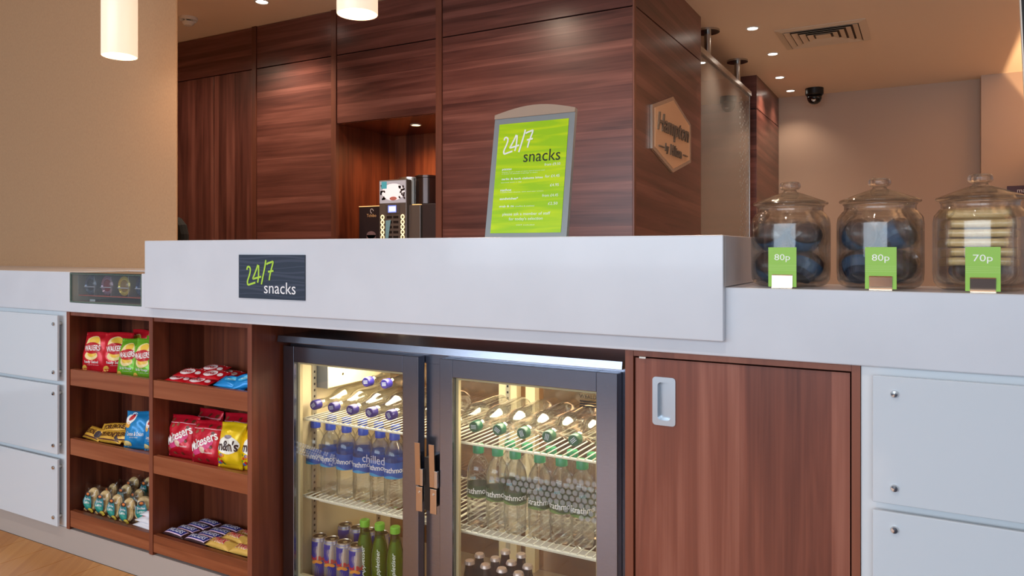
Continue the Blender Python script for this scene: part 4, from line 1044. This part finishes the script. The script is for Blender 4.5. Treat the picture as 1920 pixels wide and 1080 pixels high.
# red wafer bars
kk = (lambda b: packet('wafer_bar', 'chocolate bar', b, foil(200, 16, 30, .3), [
    ('stripes', [(.0006, rect(-.046 + k * .012, -.040 + k * .012, .044, .047, 1, 1), C(250, 224, 220)) for k in range(8)]),
    ('badge', [(.0008, ellipse(-.008, .022, .030, .017), C(252, 236, 236)), (.0008, ellipse(.036, .022, .009, .009), C(250, 236, 236))]),
    ('lettering', [(.0014, text('KitKat', w=.046, h=.016, cx=-.008, cy=.022, bold=.02, shear=.2), C(200, 20, 34))])], 'red wafer bars'))(Bag(.108, .054, .015, 'h', seed=20, crim=.06, wr=.5))
kl = []
for r_ in range(3):
    for c_ in range(2): kl.append((-2.076 + c_ * .098 + r_ * .012, 1.534 + r_ * .042, S0 + .008 + r_ * .007, -78, ('front', 'middle', 'rear')[r_] + ' row, ' + ('left', 'right')[c_]))
kl += [(-2.040, 1.548, S0 + .026, -74, 'on top, front left'), (-1.950, 1.560, S0 + .026, -74, 'on top, front right'), (-2.000, 1.600, S0 + .036, -76, 'on top at the back')]
for i, (x, y, z, a, nm) in enumerate(kl): place(kk, (x, y, z), 'red wafer bar in the top right compartment, ' + nm, (a, 0, 4 * sin(i * 2.3)))
bp_ = (lambda b: packet('biscuit_pouch', 'biscuit pouch', b, foil(24, 140, 214), [
    ('flash', [(.0008, ellipse(.0, .03, .03, .010, rot=.2), C(90, 200, 240)), (.0011, rect(-.02, .02, .026, .030, 4, 1), C(230, 246, 252))]),
    ('dark_end', [(.0008, rect(.036, .046, .004, .05, 2, 4), C(26, 40, 70))])], 'blue biscuit pouches'))(Bag(.11, .058, .026, 'h', seed=23, crim=.07))
place(bp_, (-1.832, 1.540, S0 + .010), 'flat blue biscuit pouch at the front of the top right compartment', (-70, 6, 10))
place(bp_, (-1.768, 1.556, S0 + .016), 'blue biscuit pouch against the right side of the top shelf', (-58, -10, 26))
place(bp_, (-1.785, 1.605, S0 + .014), 'blue biscuit pouch at the back of the top right compartment', (-60, -6, 20))
# golden triangular bars
tob = (lambda b: packet('golden_bar', 'chocolate bar', b, foil(222, 170, 60, .3), [
    ('peaks', [(.0008, ellipse(.040, .020, .013, .013, 12, 1), C(60, 50, 60)), (.0008, rect(-.05, .05, .0035, .007, 8, 1), C(90, 40, 24))]),
    ('lettering', [(.0014, text('TOBLERONE', w=.074, h=.017, cx=-.012, cy=.023, bold=.02), C(70, 24, 20))])], 'golden chocolate bars'))(Bag(.118, .046, .030, 'h', seed=27, crim=.05, wr=.4))
for i, (x, y, z, rx, rz, nm) in enumerate(((-2.520, 1.538, S1 + .012, -45, -8, 'front left'), (-2.425, 1.540, S1 + .012, -50, 6, 'front centre'), (-2.365, 1.560, S1 + .014, -45, 22, 'front right beside the blue packets'),
        (-2.430, 1.575, S1 + .030, -48, 30, 'middle of the heap'), (-2.385, 1.600, S1 + .046, -40, -10, 'top of the heap'), (-2.480, 1.600, S1 + .014, -60, 4, 'back left'), (-2.395, 1.640, S1 + .024, -50, 0, 'back of the heap'))):
    place(tob, (x, y, z), 'golden chocolate bar with dark lettering, ' + nm, (rx, 0, rz))
# clear cookie packs
ck = (lambda b: packet('cookie_pack', 'cookie pack', b, film, [
    ('teal_label', [(.0008, ellipse(-.0, .040, .0195, .029), C(36, 124, 132)), (.0011, ellipse(0, .030, .016, .014), C(40, 146, 130)), (.0013, ellipse(0, .066, .012, .008), C(60, 40, 30)), (.0016, ellipse(0, .067, .006, .004, 10, 1), C(226, 120, 40))]),
    ('lemon_print', [(.0016, ellipse(.010, .010, .0085, .0085, 14, 1), C(244, 206, 60)), (.0018, ellipse(.010, .010, .006, .006, 14, 1), C(250, 226, 110)), (.0014, ellipse(-.016, .010, .006, .006, 12, 1), C(226, 190, 120))]),
    ('lettering', [(.0019, text('Sicilian', w=.028, h=.009, cx=0, cy=.050, bold=.01), WHT), (.0019, text('Lemon', w=.026, h=.009, cx=0, cy=.038, bold=.01), WHT)])], 'clear lemon cookie packs'))(Bag(.068, .098, .03, seed=31))
build('cookie', MB().lathe([(0, -.006), (.024, -.006), (.027, 0), (.024, .006), (0, .007)], 20, axis='y', c=(0, .003, .032)), bis, ck, smooth='auto')
build('cookie', MB().lathe([(0, -.006), (.020, -.006), (.023, 0), (.020, .006), (0, .007)], 20, axis='y', c=(.004, .004, .062)), bis, ck, smooth='auto')
for i, (x, y, z, rx, rz, nm) in enumerate(((-2.545, 1.552, S2, -8, 10, 'front row, first from the left'), (-2.480, 1.552, S2, -10, 14, 'front row, second from the left'), (-2.405, 1.548, S2, -8, 6, 'front row, third from the left'), (-2.335, 1.545, S2, -8, 8, 'front row, fourth from the left'),
        (-2.520, 1.605, S2 + .004, -8, -6, 'second row, left'), (-2.445, 1.605, S2 + .012, -10, 10, 'second row, middle'), (-2.370, 1.600, S2 + .010, -10, -6, 'second row, right'), (-2.290, 1.575, S2 + .004, -6, 40, 'turned sideways beside the white packs'),
        (-2.470, 1.652, S2 + .022, -8, 8, 'rear left, raised above the rest'), (-2.385, 1.655, S2 + .034, -6, 4, 'rear middle, highest of the heap'), (-2.225, 1.640, S2 + .012, -8, 0, 'rear right beside the divider'))):
    place(ck, (x, y, z), 'clear cookie pack with a teal oval label, ' + nm, (rx, 0, rz))
wp_ = (lambda b: packet('white_pack', 'snack pack', b, foil(232, 232, 238, .4), [('red_print', [(.0008, ellipse(-.03, .020, .012, .006), C(190, 50, 60)), (.0008, ellipse(.01, .034, .018, .005), C(206, 90, 90))])], 'flat white packs'))(Bag(.112, .070, .024, 'h', seed=36))
for i, (x, y, z) in enumerate(((-2.230, 1.533, S2 + .010), (-2.222, 1.540, S2 + .026), (-2.212, 1.556, S2 + .042))):
    place(wp_, (x, y, z), 'flat white snack pack, %s of the three stacked at the divider' % ('lowest', 'middle one', 'top')[i], (-84, 0, 5 * i - 4))
# long bars on the bottom right shelf
sn = (lambda b: packet('nougat_bar', 'chocolate bar', b, foil(58, 34, 34, .3), [
    ('label_border', [(.0006, rect(-.046, .040, .003, .030, 8, 2, .004), C(236, 200, 222))]), ('label', [(.0011, rect(-.044, .038, .0055, .0275, 8, 2, .0035), C(40, 50, 130))]),
    ('lettering', [(.0017, text('SNICKERS', w=.074, h=.016, cx=-.002, cy=.0165, bold=.015, shear=.25), C(236, 236, 250))])], 'brown nougat bars'))(Bag(.106, .033, .021, 'h', seed=40, crim=.05, wr=.25))
for r_ in range(4):
    for c_ in range(2):
        x = -2.080 + c_ * .104 + r_ * .006; y = 1.534 + r_ * .036
        place(sn, (x, y, S2 + .011), 'dark nougat bar with blue label, %s row from the front, %s' % (ORD[r_], ('left', 'right')[c_]), (-86 if r_ else -80, 0, -2 + 2 * c_))
tw_ = (lambda b: packet('caramel_bar', 'chocolate bar', b, foil(222, 178, 86, .25), [
    ('lettering_outline', [(.0008, text('TWIX', w=.062, h=.021, cx=0, cy=.020, bold=.075, shear=.3), C(252, 240, 220))]),
    ('lettering', [(.0014, text('TWIX', w=.058, h=.018, cx=0, cy=.020, bold=.03, shear=.3), C(200, 26, 34))])], 'golden caramel bars'))(Bag(.108, .036, .024, 'h', seed=44, crim=.05, wr=.3))
for i, (x, y, z, rx, nm) in enumerate(((-1.876, 1.534, S2 + .013, -70, 'front row, left'), (-1.772, 1.536, S2 + .013, -72, 'front row, right'), (-1.858, 1.574, S2 + .020, -74, 'second row, left'), (-1.765, 1.580, S2 + .018, -74, 'second row, right'),
        (-1.850, 1.616, S2 + .016, -76, 'third row, left'), (-1.765, 1.622, S2 + .024, -70, 'third row, right'))):
    place(tw_, (x, y, z), 'golden caramel bar with red lettering, ' + nm, (rx, 0, 4 if i % 2 else -2))

# ------------------------------------------------------------------ drinks in the fridge
def cyl(r, lift=.0003): return lambda x, z: ((r + lift) * sin(x / r), -(r + lift) * cos(x / r), z)
def capmesh(r, h, z0, n=40):
    m = MB(); vs = []; fs = []
    for j, (rr, z) in enumerate(((r, z0), (r, z0 + h * .88), (r * .9, z0 + h))):
        for k in range(n): a = 2 * PI * k / n; q = rr + (.0004 if k % 2 and j < 2 else 0); vs.append((q * cos(a), q * sin(a), z))
    for j in range(2):
        for k in range(n): fs.append((j * n + k, j * n + (k + 1) % n, (j + 1) * n + (k + 1) % n, (j + 1) * n + k))
    fs.append(tuple(range(2 * n, 3 * n))); fs.append(tuple(range(n - 1, -1, -1)))
    return m.add(vs, fs)
def water_bottle(kind):
    t = thing('water_bottle', 'x', 'water bottle', (0, 0, 0), 'water bottles standing on the fridge shelves')
    n = 32; prof = [(.020, 0), (.027, .002), (.0295, .010), (.0285, .020), (.0305, .030), (.0290, .040), (.0305, .050), (.0290, .060), (.0305, .070), (.0305, .146), (.0300, .152), (.0270, .164), (.0205, .178), (.0140, .187), (.0125, .190), (.0125, .194)]
    m = MB(); vs = []; fs = []
    for j, (r, z) in enumerate(prof):
        for k in range(n):
            a = 2 * PI * k / n; q = r * (1 + (.035 * sin(5 * a + z * 60) if .004 < z < .066 else 0)); vs.append((q * cos(a), q * sin(a), z + (.003 * (1 + cos(5 * a)) if j < 2 else 0)))
    for j in range(len(prof) - 1):
        for k in range(n): fs.append((j * n + k, j * n + (k + 1) % n, (j + 1) * n + (k + 1) % n, (j + 1) * n + k))
    fs.append(tuple(range(n - 1, -1, -1))); fs.append(tuple(range((len(prof) - 1) * n, len(prof) * n)))
    build('bottle', m.add(vs, fs), pet, t, smooth='auto')
    blue = kind == 'blue'
    build('cap', capmesh(.0148, .023, .1945), C(24, 66, 170, .35) if blue else C(14, 124, 80, .35), t, smooth='auto')
    build('label', MB().lathe([(.0309, .088 if blue else .080), (.0309, .134 if blue else .112)], 36, caps=False), C(26, 84, 168, .3) if blue else C(46, 72, 38, .3), t, smooth=True)
    fnc = cyl(.0310, .0004); lt = MB(); cyt = .113 if blue else .099
    lt.shape(text('Strathmore', w=.088, h=.0155, cx=.004, cy=cyt, bold=.006), fnc, WHT)
    build('lettering', lt, None, t)
    if blue:
        wv = MB(); vs = []; fs = []
        for i in range(25): x = -.09 + i * .0075; z = .093 + .004 * sin(i * .7); vs += [(x, .088), (x, z)]
        for i in range(24): fs.append((2 * i, 2 * i + 2, 2 * i + 3, 2 * i + 1))
        wv.shape((vs, fs), fnc, C(60, 150, 200, .3)); build('wave_print', wv, None, t)
    else:
        wv = MB(); wv.shape(text('still', w=.016, cx=-.004, cy=.134), cyl(.0306), C(150, 200, 215))
        vs = []; fs = []
        for i in range(25): x = -.09 + i * .0075; z = .0845 + .003 * sin(i * .8); vs += [(x, .080), (x, z)]
        for i in range(24): fs.append((2 * i, 2 * i + 2, 2 * i + 3, 2 * i + 1))
        wv.shape((vs, fs), fnc, C(96, 128, 60)); build('print', wv, None, t)
    return t
wbb, wbg = water_bottle('blue'), water_bottle('green')
zs2 = SHZ[1] + .0042
turn = [-28, -32, -34, -8, -28, -6]
for i, px in enumerate((592, 620, 650, 681, 713, 740)):
    x = at(px, 815, 1.715)[0]
    place(wbb, (x, 1.715, zs2), '%s blue-capped water bottle from the left, front row of the middle fridge shelf' % ORD[i], (0, 0, turn[i] + 28))
    place(wbb, (x + .004, 1.782, zs2), '%s blue-capped water bottle from the left, second row of the middle fridge shelf' % ORD[i], (0, 0, turn[5 - i]))
for i, px in enumerate((897, 933, 966, 1012, 1053, 1092)):
    x = at(px, 860, 1.715)[0]
    place(wbg, (x, 1.715, zs2), '%s green-capped water bottle from the left, front row behind the right door' % ORD[i], (0, 0, turn[i] + 38))
    if i: place(wbg, (x + .0, 1.782, zs2), '%s green-capped water bottle from the left, second row behind the right door' % ORD[i - 1], (0, 0, turn[5 - i] + 30))
def glass_bottle(kind):
    t = thing('glass_bottle', 'x', 'bottle', (0, 0, 0), 'glass water bottles lying on the top fridge shelf')
    L = .285        # lies along y, cap towards the viewer, axis through the origin
    prof = [(.0125, .020), (.0125, .030), (.0150, .034), (.0150, .040), (.0135, .046), (.0150, .070), (.0205, .092), (.0300, .112), (.0345, .128), (.0352, .150), (.0345, .158), (.0345, .225), (.0352, .235), (.0352, .262), (.0335, .274), (.028, .281), (.015, .278), (0, .276)]
    build('bottle', MB().lathe(prof, 36, axis='y'), botglass if kind == 'green' else MATS.get('clear_bottle') or glass('clear_bottle', (.985, .99, .97), .08, .95, refract=.25, ior=1.15), t, smooth=True)
    cc = C(10, 84, 58, .3) if kind == 'green' else C(44, 36, 120, .3)
    m = capmesh(.0148, .024, 0); m.v = [(a, .024 - c, b) for a, b, c in m.v]
    cp = build('cap', m, cc, t, smooth='auto')
    m = MB()
    for k in (-.004, .0, .004): m.shape(rect(-.008, .008, k - .0009, k + .0009, 1, 1), lambda x, z: (x * .8 - z * .6, -.0006, x * .6 + z * .8), C(190, 200, 214))
    build('cap_print', m, None, t)
    return t
gbb, gbg = glass_bottle('blue'), glass_bottle('green')
zl = SHZ[0] + .0040 + .0355
for i in range(6):
    place(gbb, (-1.6245 + i * .0722, 1.682, zl), '%s blue-capped glass bottle from the left, lying on the top fridge shelf' % ORD[i], (0, 25 * i, 0))
for i, x in enumerate((-1.5162, -1.4440)):
    place(gbb, (x, 1.795, zl + .062), '%s blue-capped glass bottle lying on top of the lower row, left door' % ('left', 'right')[i], (0, 30, 0))
for i in range(7):
    x = at(887, 800, 1.68)[0] + (i - 1) * .0726
    place(gbg, (x, 1.682, zl), '%s green-capped glass bottle from the left, lying behind the right door' % ORD[i], (0, 35 * i, 0))
# energy drink cans
def can():
    t = thing('drink_can', 'x', 'can', (0, 0, 0), 'slim drink cans at the bottom of the fridge')
    r = .0243; build('body', MB().lathe([(.019, 0), (.0215, .002), (r, .008), (r, .122), (.0215, .129), (.0215, .1305)], 32), M('can_silver', s(196, 186, 178), .25, .6), t, smooth='auto')
    build('lid', MB().lathe([(.0215, .1306), (.0215, .1325), (.0198, .1325), (.0190, .1305), (0, .1305)], 28, caps=False), M('can_lid', s(206, 190, 172), .3, .9), t, smooth='auto')
    build('ring_pull', MB().lathe([(.007, .1307), (.007, .1317), (.004, .1317)], 14, c=(.004, -.004, 0)), chrome, t)
    navy = C(40, 52, 156, .25); fnc = cyl(r, .0003)
    def quad(x0, x1, z0, z1, x2, x3, n=8): return ([(a + (b - a) * i / n, z) for (a, b, z) in ((x0, x1, z0), (x2, x3, z1)) for i in range(n + 1)], [(i, i + 1, n + 1 + i + 1, n + 1 + i) for i in range(n)])
    m = MB(); m.shape(quad(-.036, -.002, .066, .119, -.036, .004), fnc, navy); m.shape(quad(-.010, .036, .010, .062, -.004, .036), fnc, navy)
    m.shape(quad(.036, .070, .066, .119, .036, .076), fnc, navy)
    build('panel_print', m, None, t)
    build('rim_band', MB().lathe([(r + .0002, .1195), (.0228, .1262)], 28, caps=False), C(40, 60, 190, .2), t, smooth=True)
    m = MB(); m.shape(text('Red Bull', w=.052, h=.013, cx=.002, cy=.070, bold=.03), cyl(r, .0007), C(206, 30, 40)); build('lettering', m, None, t)
    m = MB()
    for k, (x, z) in enumerate(((-.010, .058), (.010, .058), (-.004, .060), (.004, .060))): m.shape(ellipse(x, z, .008, .0045, 10, 1, .4 * (-1) ** k), cyl(r, .0009), C(236, 150, 60))
    build('emblem_print', m, None, t); return t
cn = can(); zf = ZF + .0022
cxs = [FI0 + .034 + i * .0497 for i in range(4)]
for i, x in enumerate(cxs): place(cn, (x, 1.715, zf), '%s slim blue and silver can from the left, front row' % ORD[i], (0, 0, 22))
for i, x in enumerate(cxs): place(cn, (x, 1.766, zf) if False else (x + .004, 1.826, zf), '%s slim blue and silver can from the left, rear row' % ORD[i], (0, 0, 60 + 40 * i))
# green juice bottles
def juice():
    t = thing('juice_bottle', 'x', 'juice bottle', (0, 0, 0), 'green juice bottles at the bottom of the fridge')
    build('bottle', MB().lathe([(.020, 0), (.0255, .003), (.0265, .010), (.0265, .100), (.025, .118), (.0195, .145), (.0145, .165), (.013, .178), (.013, .183)], 32), greenglass, t, smooth='auto')
    build('juice', MB().lathe([(.018, .004), (.0235, .007), (.0245, .100), (.023, .117), (.0175, .144), (.012, .16)], 24), M('apple_juice', s(150, 156, 36), .2), t, smooth='auto')
    build('cap', capmesh(.0145, .019, .1832), C(120, 190, 60, .3), t, smooth='auto')
    fnc = cyl(.0268, .0003); tt = text('Appletiser', w=.092, h=.017, cx=0, cy=0, bold=.01, shear=.25, rot=PI / 2)
    m = MB(); m.shape(([(x * .9, z + .088) for x, z in tt[0]], tt[1]), fnc, C(240, 246, 232)); build('lettering', m, None, t)
    m = MB(); m.shape(ellipse(-.002, .030, .010, .013), fnc, C(140, 205, 80)); m.shape(ellipse(0, .029, .005, .007), cyl(.0268, .0006), C(200, 232, 150)); build('apple_print', m, None, t)
    return t
ju = juice()
for i, px in enumerate((684, 712, 741)):
    place(ju, (at(px, 990, 1.735)[0], 1.735, zf), '%s green juice bottle from the left beside the cans' % ORD[i], (0, 0, 30))
# small crown-capped bottles
def cola():
    t = thing('cola_bottle', 'x', 'small bottle', (0, 0, 0), 'small crown-capped bottles at the bottom right of the fridge')
    prof = [(.019, 0), (.0225, .003), (.0235, .02), (.022, .045), (.0235, .07), (.0225, .092), (.017, .118), (.0125, .14), (.0115, .152), (.0125, .155), (.0125, .159)]
    build('bottle', MB().lathe(prof, 28), colaglass, t, smooth='auto')
    build('drink', MB().lathe([(r * .88, z * .78 + .003) for r, z in prof[:8]], 22), M('cola', s(34, 16, 10), .15), t, smooth='auto')
    n = 42; vs = []; fs = []
    for r, z, a_ in ((.0150, .154, .0012), (.0140, .1585, .0006), (.0115, .1625, 0), (0, .163, 0)):
        for k in range(n): a = 2 * PI * k / n; q = r + a_ * sin(21 * a); vs.append((q * cos(a), q * sin(a), z))
    for j in range(3):
        for k in range(n): fs.append((j * n + k, j * n + (k + 1) % n, (j + 1) * n + (k + 1) % n, (j + 1) * n + k))
    build('crown_cap', MB().add(vs, fs), M('crown_metal', s(206, 186, 180), .3, .5), t, smooth='auto')
    return t
co = cola(); x0 = -1.088
for i in range(4): place(co, (x0 + i * .0508, 1.720, zf), '%s small crown-capped cola bottle from the left, front row' % ORD[i])
for i in range(4): place(co, (x0 + i * .0508, 1.772, zf), '%s small crown-capped cola bottle from the left, second row' % ORD[i])
for i in (1, 2): place(co, (x0 + i * .0508, 1.828, zf), '%s small crown-capped cola bottle from the left, rear row' % ORD[i - 1])
# one gold can beside them
t = thing('gold_can', 'single wide gold drink can right of the small cola bottles', 'can', (at(1008, 1075, 1.735)[0] + .004, 1.735, zf), None)
build('body', MB().lathe([(.026, 0), (.031, .006), (.031, .105), (.026, .114), (.026, .115)], 32), M('gold_can_paint', s(170, 120, 50), .25, .6), t, smooth='auto')
build('lid', MB().lathe([(.026, .1151), (.026, .117), (.024, .117), (.0235, .1145), (0, .1145)], 28, caps=False), M('can_lid'), t, smooth='auto')
